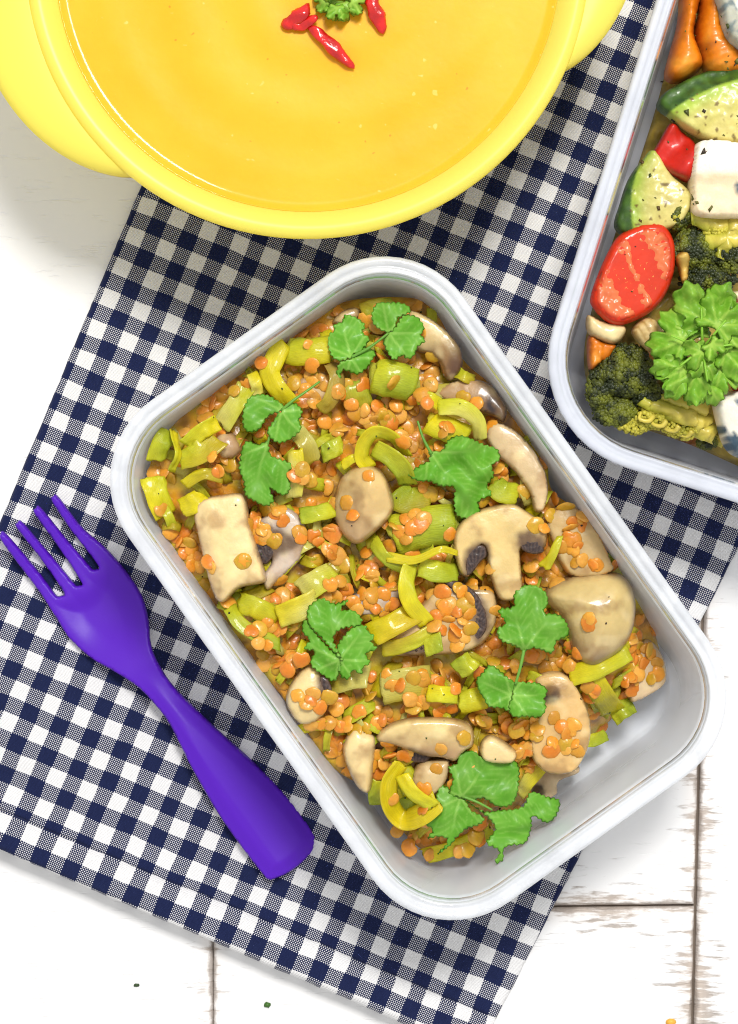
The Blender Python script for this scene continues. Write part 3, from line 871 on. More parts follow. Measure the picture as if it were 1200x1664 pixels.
leek("leek band curving round the shiny yellow cup", [(712, 662, 9), (748, 662, 12), (774, 682, 11), (780, 715, 8)], 26, YG, PL, (20, -40), .5)
leek("small olive leek strip left of the brown arched mushroom", [(678, 648, 7), (698, 646, 9), (716, 658, 8)], 20, YG, YL, 15)
leek_chunk("large soft leek chunk with lentils on it, left of the T shaped mushroom", [(640, 874, 7), (690, 858, 9), (740, 852, 7)], 66, YG, GR, 3)
leek("green leek strip trailing down to the left of the large soft chunk", [(606, 878, 7), (622, 902, 9), (645, 919, 9), (674, 927, 7)], 20, YG, GR, -20, .5)
leek("bright yellow leek sliver with a pointed end below the large soft chunk", [(628, 905, 9), (674, 910, 11), (716, 893, 12), (744, 899, 10)], 16, YL, YL, 10, .4, taper=(1, .5))
leek("green leek strip tucked beneath the pointed yellow sliver", [(682, 920, 7), (712, 928, 8), (744, 930, 6)], 32, YG, GR, 15, .6)
leek("narrow upright green leek strip in the centre, standing on edge", [(668, 918, 10), (661, 950, 12), (668, 980, 12), (694, 1014, 9)], 26, YG, YL, (40, -15), .4)
leek("flat bright yellow leek strip right of the lower left coriander leaf", [(602, 1032, 9), (636, 1016, 11), (676, 994, 9)], 36, YL, (.8, .62, .02), 15, .4)
leek("olive leek band below the flat bright yellow strip", [(622, 1056, 7), (665, 1046, 9), (712, 1020, 8)], 24, OL, YG, -15, .6)
leek("small square green leek piece below the olive band", [(690, 1052, 9), (718, 1042, 10)], 30, YG, GR, 10, .3)
leek("yellow leek piece left of the lower left coriander leaf", [(452, 1002, 8), (484, 990, 10), (516, 974, 8)], 36, YL, PL, -12, .6)
leek("pale translucent leek sheet above the coriander leaf at lower left", [(490, 962, 6), (516, 946, 8), (544, 930, 6)], 40, PL, YG, 10, .5)
leek("green leek strip folded beside the thick mushroom stalk block", [(374, 986, 7), (388, 1010, 9), (418, 1032, 9), (456, 1046, 6)], 24, YG, GR, 25, .5)
leek("wide pale leek sheet just below the thick mushroom stalk block", [(388, 982, 7), (415, 988, 9), (448, 1010, 6)], 34, YG, YL, -10, .7)
leek("yellow leek square by the top corner of the thick mushroom stalk block", [(294, 826, 8), (312, 818, 10), (332, 806, 8)], 32, YL, YL, 15, .4)
leek("bright green leek bit between the grey mushroom and the central chunk", [(488, 838, 7), (514, 834, 9), (542, 826, 7)], 26, GR, YG, 15, .6)
leek("short upright yellow leek strip right of the left coriander sprig", [(480, 732, 9), (482, 768, 10), (478, 808, 8)], 24, YL, PL, -8, .5)
leek("translucent leek layer beside the left coriander sprig, under a lentil", [(482, 700, 6), (498, 722, 8), (507, 752, 6)], 28, PL, OL, 10, .7)
leek("small dark green leek bit in the upper middle", [(524, 738, 7), (540, 730, 8), (556, 722, 7)], 26, GR, YG, 0, .6)
leek("green leek square left of the lower double coriander leaf", [(742, 1090, 7), (758, 1080, 8), (770, 1070, 7)], 30, GR, YG, 0, .3)
leek("yellow leek strip lying across the lower centre", [(694, 1126, 7), (718, 1128, 9), (744, 1130, 7)], 26, YL, YG, 12, .5)
leek_chunk("short leek tube touching the double coriander leaf from the left", [(746, 1144, 7), (768, 1138, 8), (792, 1132, 7)], 36, YG, YL, 2)
leek("yellow leek strip leaning under the largest mushroom cap", [(926, 1098, 6), (970, 1084, 9), (1022, 1056, 8)], 34, YL, YG, 20, .6)
leek("bright yellow leek panel in the right corner below the largest cap", [(962, 1102, 7), (978, 1128, 9), (998, 1158, 8)], 38, YL, (.62, .56, .02), -15, .4)
leek("green leek end at the right corner, beside the bright yellow panel", [(992, 1160, 6), (1008, 1148, 8), (1026, 1138, 7)], 42, YG, GR, 10, .4)
leek("fresh green leek bit hanging at the right lower rim of the heap", [(952, 1205, 6), (968, 1202, 7), (986, 1194, 5)], 20, YG, GR, 0, .5)
leek("large yellow leek loop in the lower corner left of the biggest leaf", [(652, 1240, 10), (632, 1270, 13), (634, 1306, 14), (654, 1332, 13), (686, 1324, 12), (712, 1302, 9)], 34, YL, (.74, .60, .02), (45, 20), .5)
leek("inner yellow leek band crossing the large loop", [(652, 1260, 11), (672, 1290, 13), (704, 1312, 10)], 24, YL, YG, -25, .5)
leek("small green leek square left of the large yellow loop", [(610, 1268, 7), (609, 1288, 8), (612, 1308, 6)], 22, YG, GR, 5, .3)
leek("pale leek strip right of the largest coriander leaf", [(842, 1288, 7), (858, 1268, 9), (880, 1242, 8)], 26, PL, YL, 12, .5)
leek("yellow green leek strip along the bottom edge of the heap", [(690, 1392, 6), (740, 1378, 8), (800, 1350, 6)], 26, YL, YG, -10, .6)
leek("olive leek scrap at the wall above the second mushroom slice", [(742, 604, 6), (756, 612, 8), (772, 618, 6)], 18, YG, OL, 10)
leek("olive leek piece pressed into the top corner, above the topmost coriander sprig", [(588, 508, 4), (612, 500, 6), (640, 498, 4)], 30, OL, GR, 10, .7)
leek("yellow leek strip between the top corner and the curved mushroom slice", [(640, 512, 4), (662, 528, 6), (672, 552, 4)], 24, YG, YL, -10, .7)
leek("dark green leek leaf in the hollow under the topmost coriander sprig", [(572, 612, 5), (582, 640, 6), (590, 668, 4)], 40, GR, OL, 10, .7)
leek("green leek end peeking out under the single large coriander leaf", [(802, 786, 6), (820, 800, 8), (842, 802, 6)], 34, GR, YG, 10, .8)
leek("pale leek arc among lentils below the topmost leek ring", [(540, 590, 6), (550, 618, 8), (538, 652, 8), (522, 668, 6)], 26, (.50, .33, .08), OL, 30, .6)
leek("yellow leek sliver beside the gills of the T shaped mushroom", [(884, 922, 10), (898, 902, 12), (910, 872, 10)], 20, YL, YG, 20, .4, taper=(1, .5))
leek("thin olive leek strip right of the left corner, under lentils", [(300, 788, 7), (330, 770, 9), (362, 776, 7)], 18, YL, OL, 0, .5)
leek("narrow yellow leek strip under the lower left coriander leaf", [(498, 1040, 6), (490, 1062, 8), (496, 1080, 7)], 16, YL, YG, 20, .4)
leek("soft leek sheet under lentils in the lower middle", [(620, 1120, 5), (660, 1112, 7), (700, 1108, 5)], 50, PL, OL, 0, .5)
leek("olive leek sheet in the middle above the broad mushroom slice", [(530, 1112, 5), (565, 1100, 7), (600, 1096, 5)], 40, OL, PL, 5, .5)
leek("olive leek piece at the far lower right, under the curved mushroom slice", [(838, 1140, 4), (860, 1160, 6), (850, 1190, 4)], 30, OL, YG, 10, .5)
leek("green leek piece beside the central mushroom chunk, below the large coriander leaf", [(640, 800, 5), (665, 815, 7), (700, 812, 5)], 44, GR, OL, 0, .8)

# -- small shreds of leek between everything: one mass
def merge(name, items, mat, label, cat, part_of=None, group=None):
    vs, fs, cs, us = [], [], [], []
    for v_, f_, c_, u_, l_ in items:
        b0 = len(vs)
        vs += [Vector(v) + l_ for v in v_]; cs += c_; us += u_ if u_ else [(0, 0, 0)] * len(v_)
        fs += [tuple(q + b0 for q in f) for f in f_]
    o = link(name, vs, fs, mat, (0, 0, 0), None, cs, us)
    return tag(o, label, cat, group, 'stuff')
def rnd_in_heap(m=10):
    while True:
        x, y = random.uniform(240, 1085), random.uniform(485, 1400)
        if hdist(x, y) > m: return x, y
items = []
for _ in range(250):
    x, y = rnd_in_heap(12)
    a = random.uniform(0, 6.28); L = random.uniform(12, 34)
    dx, dy = math.cos(a) * L, math.sin(a) * L
    d0 = random.uniform(1.6, 4.6)
    c_ = random.choice([YG, YL, YG, PL, OL, GR])
    items.append(ribbon_mesh([(x - dx, y - dy, d0 - 1), (x + random.uniform(-4, 4), y + random.uniform(-4, 4), d0 + 1), (x + dx, y + dy, d0 - 1)], random.uniform(9, 26), c_, random.choice([c_, OL, YG]),
                             random.uniform(-35, 35), random.choice([-1, 1]) * random.uniform(.2, .5), .5, n=8, nc=5))
merge("leek_shreds", items, M['leek'], "small soft leek shreds mixed through the lentil stew", "leek")

# -- lentils
def lentil_mesh(name, rad, hgt, col, seed, sg=14, notch=0.0):
    vs, fs, cs = [], [], []
    rings = [(.45, 1), (.78, 1), (.95, 1), (1.0, 0), (.95, -1), (.78, -1), (.45, -1)]
    vs.append((0, 0, hgt * (1.0 + 0.0))); cs.append(col)
    for f, s_ in rings:
        for k in range(sg):
            a = 2 * math.pi * k / sg
            rr = rad * f * (1 + .20 * noise.noise(Vector((math.cos(a) * 1.2, math.sin(a) * 1.2, seed))) - notch * math.exp(-((a - 3.1) / .35) ** 2) * f)
            z = s_ * hgt * (1 - f ** 2.2) ** .6 + .00035 * noise.noise(Vector((math.cos(a) * f * 2, math.sin(a) * f * 2, seed + 4)))
            vs.append((rr * math.cos(a), rr * math.sin(a), z))
            cs.append(mixc(col, mixc(col, (.74, .36, .07), .45), f ** 4))
    vs.append((0, 0, -hgt)); cs.append(col)
    m = len(rings)
    for k in range(sg):
        fs.append((0, 1 + k, 1 + (k + 1) % sg))
        for i in range(m - 1):
            a, b_ = 1 + i * sg + k, 1 + i * sg + (k + 1) % sg
            fs.append((a, a + sg, b_ + sg, b_))
        a, b_ = 1 + (m - 1) * sg + k, 1 + (m - 1) * sg + (k + 1) % sg
        fs.append((a, len(vs) - 1, b_))
    return vs, fs, cs
LCOL = [(.64, .23, .014), (.70, .31, .03), (.60, .18, .012), (.68, .33, .05), (.50, .29, .014), (.70, .27, .018), (.54, .25, .02), (.68, .21, .016)]
bv, bf = [], []
for v_, f_ in TRIS:
    b0 = len(bv); bv += v_; bf += [tuple(q + b0 for q in f) for f in f_]
TRIS = None
BVH = BVHTree.FromPolygons(bv, bf)
def drop(x, y):
    p = P(x, y, .03)
    d = Vector((p.x, p.y, .03 - H)).normalized()
    h = BVH.ray_cast(Vector((0, 0, H)), d)                       # down the line of sight: where it would come to rest
    return (h[0], h[1]) if h[0] is not None else (P(x, y, .02), Vector((0, 0, 1)))
LM = []
for i in range(24):
    col = LCOL[i % len(LCOL)]
    LM.append(lentil_mesh("lentil", random.uniform(.0022, .0029), random.uniform(.0006, .0009), col, i * 3.7, 14, random.choice([0, 0, .35, .1])))
from mathutils import Matrix, Quaternion
def pose(nrm, tmax):
    nrm = nrm if nrm.z > 0 else -nrm
    nrm = (nrm * .7 + Vector((0, 0, .6))).normalized()
    q = nrm.to_track_quat('Z', 'Y')
    t_ = Quaternion(Vector((random.uniform(-1, 1), random.uniform(-1, 1), 0)).normalized(), R(abs(random.gauss(0, tmax))))
    s_ = Quaternion((0, 0, 1), random.uniform(0, 6.28))
    return q @ t_ @ s_
# the deep ones: one mass
items = []
for _ in range(1150):
    x, y = rnd_in_heap(4)
    h, nr = drop(x, y)
    if h.z - hz(x, y) > .0055: continue
    v_, f_, c_ = LM[random.randrange(24)]
    m = pose(nr, 26).to_matrix()
    items.append(([m @ Vector(v) for v in v_], f_, c_, None, h + nr * random.uniform(-.0006, .0004)))
CLUSTER_HOOK = None
merge("lentils", items, M['lentil'], "cooked orange lentils packed in the stew below the loose ones", "lentils")
LMESH = []
for v_, f_, c_ in LM:
    o = link("lentil", v_, f_, M['lentil'], (0, 0, 0), None, c_)
    LMESH.append(o)
NL = 0
GL = "loose orange lentils in the front tub"
def lentil(x, y, label, up=.0002, tmax=22, big=1.0):
    global NL
    h, nr = drop(x, y)
    src = LMESH[NL % 24]
    o = src if NL < 24 else src.copy()
    if NL >= 24: COL.objects.link(o)
    NL += 1
    o.location = h + Vector((0, 0, up))
    o.rotation_mode = 'QUATERNION'
    o.rotation_quaternion = pose(nr, tmax)
    s_ = random.uniform(.80, 1.10) * big
    o.scale = (s_, s_, s_ * random.uniform(.85, 1.15))
    tag(o, label, "lentil", GL)
clusters = [
    ("orange lentil on the topmost leek ring", [(505, 556), (520, 540), (534, 528), (490, 548)]),
    ("orange lentil resting on the big striped leek chunk", [(637, 618), (640, 654)]),
    ("orange lentil on the shiny yellow leek cup", [(722, 692), (732, 690), (718, 700)]),
    ("orange lentil beside the first curved mushroom slice", [(690, 592), (706, 606), (688, 540)]),
    ("orange lentil lying on the brown arched mushroom slice", [(754, 648), (770, 655)]),
    ("orange lentil on the central mushroom chunk", [(596, 774), (564, 820), (576, 832)]),
    ("orange lentil left of the central mushroom chunk", [(478, 774), (490, 765), (502, 762), (514, 758), (525, 766), (486, 780), (508, 772), (470, 768)]),
    ("orange lentil left of the left coriander sprig", [(350, 742), (358, 755), (352, 770), (345, 764), (378, 756), (368, 748), (360, 766), (384, 765), (345, 780)]),
    ("orange lentil on the thick stalk block's wall side", [(298, 866), (308, 882), (304, 900), (316, 896), (330, 918), (322, 908), (340, 924), (320, 872), (300, 880), (344, 914)]),
    ("orange lentil on the thick mushroom stalk block", [(394, 910), (400, 916)]),
    ("orange lentil on the greyish broken mushroom cap", [(412, 838), (418, 852), (434, 873), (452, 875), (490, 862), (462, 852), (426, 862), (444, 882), (486, 872), (408, 856)]),
    ("orange lentil on the large soft leek chunk", [(648, 862), (664, 846), (676, 838), (655, 872), (690, 842), (728, 866), (668, 858), (682, 850), (640, 856)]),
    ("orange lentil on the T shaped mushroom slice", [(872, 850), (880, 862), (782, 924), (794, 928), (786, 918)]),
    ("orange lentil on the slice behind the largest cap", [(920, 878), (934, 874), (944, 886), (930, 892), (916, 888), (946, 912), (960, 916), (970, 918), (938, 912), (904, 916), (912, 926)]),
    ("orange lentil on the largest mushroom cap", [(958, 1006), (962, 1012)]),
    ("orange lentil at the foot of the largest mushroom cap", [(936, 1058), (906, 1062), (908, 944), (916, 1072), (930, 1086)]),
    ("orange lentil in the mound on the broad mushroom slice", [(722, 966), (734, 976), (742, 960), (726, 990), (740, 996), (752, 986), (764, 996), (758, 1010), (746, 1018), (732, 1012), (722, 1026), (738, 1032), (752, 1030), (764, 1022), (714, 1000),
        (760, 976), (708, 1020), (746, 1042), (716, 980), (690, 950), (752, 960)]),
    ("orange lentil right of the broad mushroom slice", [(803, 1010), (806, 996), (800, 1028), (818, 1060), (826, 1066), (802, 1048)]),
    ("orange lentil on the thin grey mushroom slice", [(588, 1000), (600, 982), (612, 990), (624, 996), (636, 982), (606, 966), (580, 990), (628, 968)]),
    ("orange lentil by the wall above the pale mushroom", [(440, 1076), (452, 1066), (426, 1064), (456, 1082), (466, 1092), (478, 1080), (470, 1068), (444, 1058), (434, 1082), (460, 1104), (448, 1092), (490, 1070), (424, 1050), (476, 1100), (438, 1046)]),
    ("orange lentil by the folded green leek strip", [(416, 1018), (426, 1024), (438, 1016), (450, 1024), (430, 1010), (458, 1016), (410, 1030)]),
    ("orange lentil on the pale lower left mushroom piece", [(488, 1130), (512, 1142), (500, 1146), (520, 1150), (540, 1136), (510, 1124), (552, 1140), (530, 1152), (544, 1154), (558, 1128)]),
    ("orange lentil below the pale mushroom piece at the lower left", [(510, 1178), (524, 1180), (536, 1172), (548, 1178), (560, 1182), (518, 1190)]),
    ("orange lentil in the row across the lower middle", [(636, 1116), (648, 1112), (672, 1104), (684, 1108), (690, 1100), (620, 1168), (632, 1160), (680, 1132), (692, 1140), (662, 1138), (672, 1144), (745, 1108), (742, 1118), (616, 1150), (720, 1155)]),
    ("orange lentil on the half mushroom cap", [(632, 1206), (652, 1224), (640, 1216), (712, 1222), (752, 1196)]),
    ("orange lentil on the short mushroom stalk", [(714, 1254), (688, 1280)]),
    ("orange lentil by the small cream wedge", [(612, 1242), (620, 1236), (618, 1250), (540, 1200), (548, 1210)]),
    ("orange lentil between the two lowest coriander leaves", [(816, 1172), (828, 1180), (842, 1184), (850, 1178), (864, 1190), (872, 1200), (846, 1200), (834, 1210), (852, 1216), (862, 1222), (830, 1168), (818, 1188), (804, 1182), (876, 1184), (844, 1226), (824, 1196), (866, 1176)]),
    ("orange lentil on the mushroom with brown streak", [(912, 1186), (926, 1196), (932, 1212), (920, 1208), (900, 1204), (940, 1222), (906, 1170), (928, 1180), (915, 1220), (898, 1216)]),
    ("orange lentil on the corner slice at the right end", [(1036, 1056), (1048, 1050), (1058, 1052), (1044, 1076), (1052, 1082), (1066, 1078), (1068, 1100), (1060, 1106), (1028, 1106), (1020, 1098), (1012, 1110), (1032, 1118), (1040, 1096), (1062, 1066), (1030, 1074)]),
    ("orange lentil on the yellow leek panel in the right corner", [(964, 1120), (970, 1128), (958, 1112)]),
    ("orange lentil caught on the yellow leek loop near the bottom", [(690, 1318), (640, 1296)]),
    ("orange lentil at the bottom edge of the heap", [(702, 1386), (746, 1384), (760, 1376), (670, 1358), (650, 1350), (716, 1372), (776, 1362), (690, 1366), (730, 1360), (664, 1372)]),
    ("orange lentil in the hollow below the topmost sprig", [(546, 636), (560, 642), (588, 688), (600, 690), (614, 684), (572, 660), (550, 690), (580, 702), (624, 672), (596, 668), (636, 692), (656, 700), (662, 714), (650, 722), (668, 728)]),
    ("orange lentil near the pale leek arc", [(474, 606), (490, 612), (482, 598), (500, 602), (508, 596), (498, 634), (512, 642), (524, 690), (516, 700), (508, 694)]),
    ("orange lentil in the sauce right of the thick stalk block", [(520, 880), (534, 890), (548, 900), (512, 900), (528, 908), (545, 870), (560, 895)]),
    ("orange lentil in the sauce above the flat yellow leek strip", [(540, 950), (556, 940), (580, 930), (596, 920), (566, 958), (610, 938), (586, 945)]),
    ("orange lentil left of the brown arched mushroom slice", [(700, 668), (690, 656), (684, 640), (700, 626), (674, 668), (668, 655)]),
    ("orange lentil in the top corner of the tub", [(604, 516), (618, 508), (548, 512), (580, 522), (652, 506), (640, 526)]),
    ("orange lentil along the upper wall of the tub", [(338, 652), (348, 660), (380, 640), (366, 648), (396, 622), (410, 600), (424, 590), (328, 664)]),
]
ORD = ["leftmost", "second from left", "third from left", "fourth from left", "fifth from left", "sixth from left", "seventh from left", "eighth from left", "ninth from left", "tenth from left", "eleventh from left"]
def name_row(pts, lab, prefix=""):
    pts = sorted(pts)
    n = len(pts)
    for i, (x, y) in enumerate(pts):
        o_ = ORD[i] if i < n - 1 or n == 1 else "rightmost"
        if n == 1: yield x, y, (prefix + " " + lab).strip()
        elif n == 2: yield x, y, (("left" if i == 0 else "right") + " one of the two " + prefix + " " + lab.replace("orange lentil", "orange lentils", 1)).replace("  ", " ")
        else: yield x, y, (o_ + " of the " + prefix + " " + lab.replace("orange lentil", "orange lentils", 1)).replace("  ", " ")
for lab, pts in clusters:
    pts = [(x + random.uniform(-5, 5), y + random.uniform(-5, 5)) for x, y in pts]
    if len(pts) <= 8: rows = [("", pts)]
    else:
        pts.sort(key=lambda p: p[1])
        nr_ = 2 if len(pts) <= 16 else 3
        cut = [round(len(pts) * k / nr_) for k in range(nr_ + 1)]
        rows = [(w_, pts[cut[k]:cut[k + 1]]) for k, w_ in enumerate(["upper", "lower"] if nr_ == 2 else ["upper", "middle", "lower"])]
    for w_, pp in rows:
        for x, y, L_ in name_row(pp, lab, w_): lentil(x, y, L_)
# pepper and herb flecks
items = []
for _ in range(60):
    x, y = rnd_in_heap(6); h, nr = drop(x, y)
    s_ = random.uniform(.0002, .00045)
    c_ = random.choice([(.02, .012, .01), (.04, .02, .012), (.05, .08, .01)])
    vs = [Vector((random.uniform(-1, 1), random.uniform(-1, 1), random.uniform(-.3, .6))) * s_ for _ in range(6)]
    vs = [Vector((1, 0, 0)) * s_, Vector((0, 1.3, .1)) * s_, Vector((-.8, .1, 0)) * s_, Vector((.1, -1, 0)) * s_, Vector((0, .1, .7)) * s_, Vector((0, 0, -.5)) * s_]
    a = random.uniform(0, 6); mt = Matrix.Rotation(a, 3, 'Z')
    items.append(([mt @ v for v in vs], [(0, 1, 4), (1, 2, 4), (2, 3, 4), (3, 0, 4), (1, 0, 5), (2, 1, 5), (3, 2, 5), (0, 3, 5)], [c_] * 6, None, h + Vector((0, 0, .0003))))
merge("pepper_flecks", items, M['dry'], "tiny dark pepper and herb flecks over the lentil dish", "pepper")

# ------------------------------------------------------------------ coriander
HG, HL = (.12, .375, .022), (.30, .57, .10)
def leafcol(bx, by, light=HL, dark=HG):
    def f(x, y, d):
        a = math.atan2(y - by, x - bx) + .10 * nz(x, y, .03, 2); rr = math.hypot(x - bx, y - by)
        w = abs(((a * 7 / 6.2832) % 1.0) - .5) * 6.2832 / 7 * rr                    # pixels from the nearest main vein
        w = abs(w) if False else w
        near = (6.2832 / 14 * rr) - w
        vein = sstep(3.2, .6, near) * sstep(75, 20, rr)
        q = (rr - near * 1.1) % 11.0
        side = sstep(2.4, .4, min(q, 11 - q)) * .35 * sstep(2, 8, near)
        return mixc(dark, light, .10 + max(vein * .75, side) + .38 * nz(x, y, .035, 5))
    return f
def sharpen(out, f=.75):
    """Deepens the lobes and notches of a leaf outline."""
    b = smooth_closed(out, 3.0)
    n = len(b); w = max(3, n // 9)
    return [b[i] + (b[i] - sum((b[(i + k) % n] for k in range(-w, w + 1)), Vector((0, 0))) / (2 * w + 1)) * f * .55 for i in range(0, n, 2)]
def leaflet(out, base, root, z, curl=2.2, tilt=(0, 0), fold=1.0, name="leaflet", tooth=(2.3, 9.0, 0.0), light=HL, dark=HG, lift=0):
    def zf(x, y, d):
        rr = math.hypot(x - base[0], y - base[1])
        a = math.atan2(y - base[1], x - base[0])
        w = .35 * math.sin(a * 3 + base[0]) * min(1, rr / 35) * fold
        return w + 1.5 * nz(x, y, .035, base[0]) * curl * .7  + curl * (rr / 60.0) * (.35 - .45 * (rr / 60.0)) + lift * rr / 60
    out = sharpen(out)
    return inflate(name, out, z, .22, M['herb'], root, r=3, lo=.06, res=2.8, tooth=tooth, zf=zf, colf=leafcol(base[0], base[1], light, dark), tilt=tilt)
HGp = "coriander sprigs on the lentil dish"
def T(pts, s, ox, oy): return [(x / s + ox, y / s + oy) for x, y in pts]
def sprig(c, dz, label):
    z = hz(*c) + dz / 1000
    return empty("coriander_sprig", P(c[0], c[1], z), label, "herb sprig", HGp), z
def stalk(pts, root, z, r0=2.6, r1=1.8):
    tube("stem", [P(x, y, z + d / 1000) for x, y, d in pts], (r0 * .00019, r1 * .00019), M['stem'], root, 8, 14, (.14, .34, .045))

r_, z = sprig((612, 560), 10, "topmost coriander sprig with two leaves on one stem")
leaflet(T([(1052, 392), (1000, 405), (960, 380), (945, 330), (950, 280), (972, 262), (970, 238), (1010, 215), (1022, 190), (1060, 195), (1090, 210), (1117, 240), (1110, 270), (1136, 300), (1122, 330), (1110, 347), (1090, 368), (1066, 376)], 3, 220, 450), (570, 580), r_, z)
leaflet(T([(1050, 398), (1080, 378), (1104, 350), (1140, 350), (1167, 375), (1150, 410), (1130, 440), (1090, 470), (1050, 465), (1012, 460), (1000, 490), (985, 482), (990, 440), (1012, 412)], 3, 220, 450), (570, 582), r_, z - .0006)
leaflet(T([(215, 267), (170, 250), (140, 215), (140, 165), (165, 130), (210, 125), (260, 125), (300, 140), (316, 165), (290, 186), (262, 204), (240, 250)], 3, 560, 450), (632, 540), r_, z + .0012)
leaflet(T([(215, 275), (250, 240), (282, 196), (320, 190), (360, 205), (386, 250), (375, 280), (389, 310), (360, 340), (340, 376), (310, 396), (280, 385), (250, 400), (225, 385), (200, 340), (195, 310)], 3, 560, 450), (632, 542), r_, z + .0008)
stalk([(570, 581, .2), (600, 565, 1.2), (632, 541, 1.6)], r_, z)

r_, z = sprig((440, 690), 11, "left coriander sprig with a forked leaf above a hanging one")
leaflet(T([(716, 650), (650, 682), (600, 742), (545, 745), (525, 690), (540, 620), (570, 585), (620, 575), (670, 590), (716, 627)], 3, 220, 450), (458, 667), r_, z)
leaflet(T([(716, 652), (740, 625), (780, 620), (811, 660), (800, 700), (806, 740), (770, 780), (710, 806), (670, 790), (650, 750), (682, 692)], 3, 220, 450), (458, 668), r_, z + .0006)
leaflet([(434, 720), (420, 723), (403, 720), (393, 737), (390, 760), (396, 782), (400, 802), (413, 812), (430, 819), (443, 812), (441, 797), (460, 802), (470, 790), (468, 772), (471, 757), (455, 746), (441, 738)], (434, 722), r_, z - .0004)
stalk([(458, 667, 1), (475, 652, 1.5), (498, 636, .5), (520, 620, 0)], r_, z)
stalk([(455, 670, .4), (442, 700, .6), (434, 724, .4)], r_, z)

r_, z = sprig((740, 770), 11, "single large coriander leaf right of the looping leek")
leaflet([(700, 735), (717, 732), (730, 717), (747, 711), (767, 715), (787, 723), (805, 732), (809, 747), (800, 757), (803, 773), (793, 790), (798, 802), (780, 815), (778, 831), (760, 838), (745, 831), (738, 810), (735, 795), (715, 790), (698, 782), (685, 780), (671, 770), (685, 756), (697, 748)], (700, 735), r_, z, curl=3)
stalk([(702, 738, .4), (688, 712, 1), (679, 684, .5)], r_, z)

r_, z = sprig((550, 1040), 12, "coriander leaf with deep lobes at the lower left of the dish")
leaflet(T([(1000, 925), (880, 800), (848, 750), (850, 690), (880, 660), (920, 645), (970, 662), (1032, 650), (1010, 690), (1060, 700), (1092, 742), (1078, 766), (1010, 790), (975, 830), (985, 880)], 3, 220, 760), (552, 1070), r_, z + .0004, tilt=(0, .05))
leaflet(T([(1000, 925), (990, 870), (1040, 800), (1085, 775), (1125, 780), (1132, 802), (1162, 822), (1150, 850), (1172, 880), (1130, 910), (1142, 950), (1110, 970), (1102, 1000), (1060, 990), (1040, 1022), (1005, 1005)], 3, 220, 760), (552, 1072), r_, z)
leaflet(T([(1002, 930), (985, 1010), (960, 1031), (920, 1010), (870, 970), (860, 930), (870, 900), (830, 880), (845, 840), (820, 800), (832, 752), (900, 830), (960, 890)], 3, 220, 760), (552, 1072), r_, z - .0004)
stalk([(552, 1090, -.5), (552, 1072, .3)], r_, z)

r_, z = sprig((846, 1060), 12, "double coriander leaf joined by a straight stem, left of the largest mushroom cap")
leaflet(T([(605, 662), (560, 640), (520, 620), (508, 580), (530, 560), (513, 510), (560, 490), (570, 450), (600, 423), (640, 420), (680, 440), (696, 480), (690, 512), (740, 530), (767, 570), (767, 605), (730, 630), (710, 667), (670, 660), (640, 655)], 2.4, 600, 780), (852, 1055), r_, z + .001)
leaflet(T([(572, 800), (540, 770), (500, 738), (470, 728), (440, 756), (423, 780), (430, 820), (448, 850), (470, 880), (518, 890), (545, 897), (560, 880), (560, 840)], 2.4, 600, 780), (830, 1130), r_, z)
leaflet(T([(548, 880), (560, 915), (610, 922), (660, 922), (686, 890), (686, 850), (691, 820), (660, 795), (620, 790), (575, 796), (560, 840)], 2.4, 600, 780), (830, 1130), r_, z + .0003)
stalk([(852, 1056, 1.2), (846, 1084, 1.6), (838, 1112, 1)], r_, z, 2.8, 2.2)

r_, z = sprig((800, 1300), 13, "largest coriander leaf with three fanned lobes at the bottom end")
leaflet(T([(705, 595), (712, 540), (700, 500), (730, 480), (735, 450), (790, 438), (830, 455), (870, 433), (920, 450), (960, 490), (967, 540), (957, 600), (930, 640), (880, 642), (830, 622), (780, 625), (740, 612)], 2.4, 440, 1040), (750, 1295), r_, z + .0008)
leaflet(T([(760, 632), (705, 590), (665, 578), (640, 620), (610, 650), (603, 710), (630, 740), (618, 770), (660, 770), (682, 790), (658, 828), (700, 800), (750, 750), (822, 702), (780, 662)], 2.4, 440, 1040), (748, 1296), r_, z)
leaflet(T([(770, 628), (830, 662), (900, 662), (980, 650), (1020, 608), (1080, 625), (1117, 640), (1110, 680), (1080, 712), (1030, 700), (1020, 740), (990, 790), (920, 812), (910, 850), (880, 857), (890, 820), (850, 790), (870, 740), (840, 692)], 2.4, 440, 1040), (752, 1300), r_, z - .0002)
stalk([(742, 1290, 0), (775, 1303, 1.2), (800, 1316, .8)], r_, z)

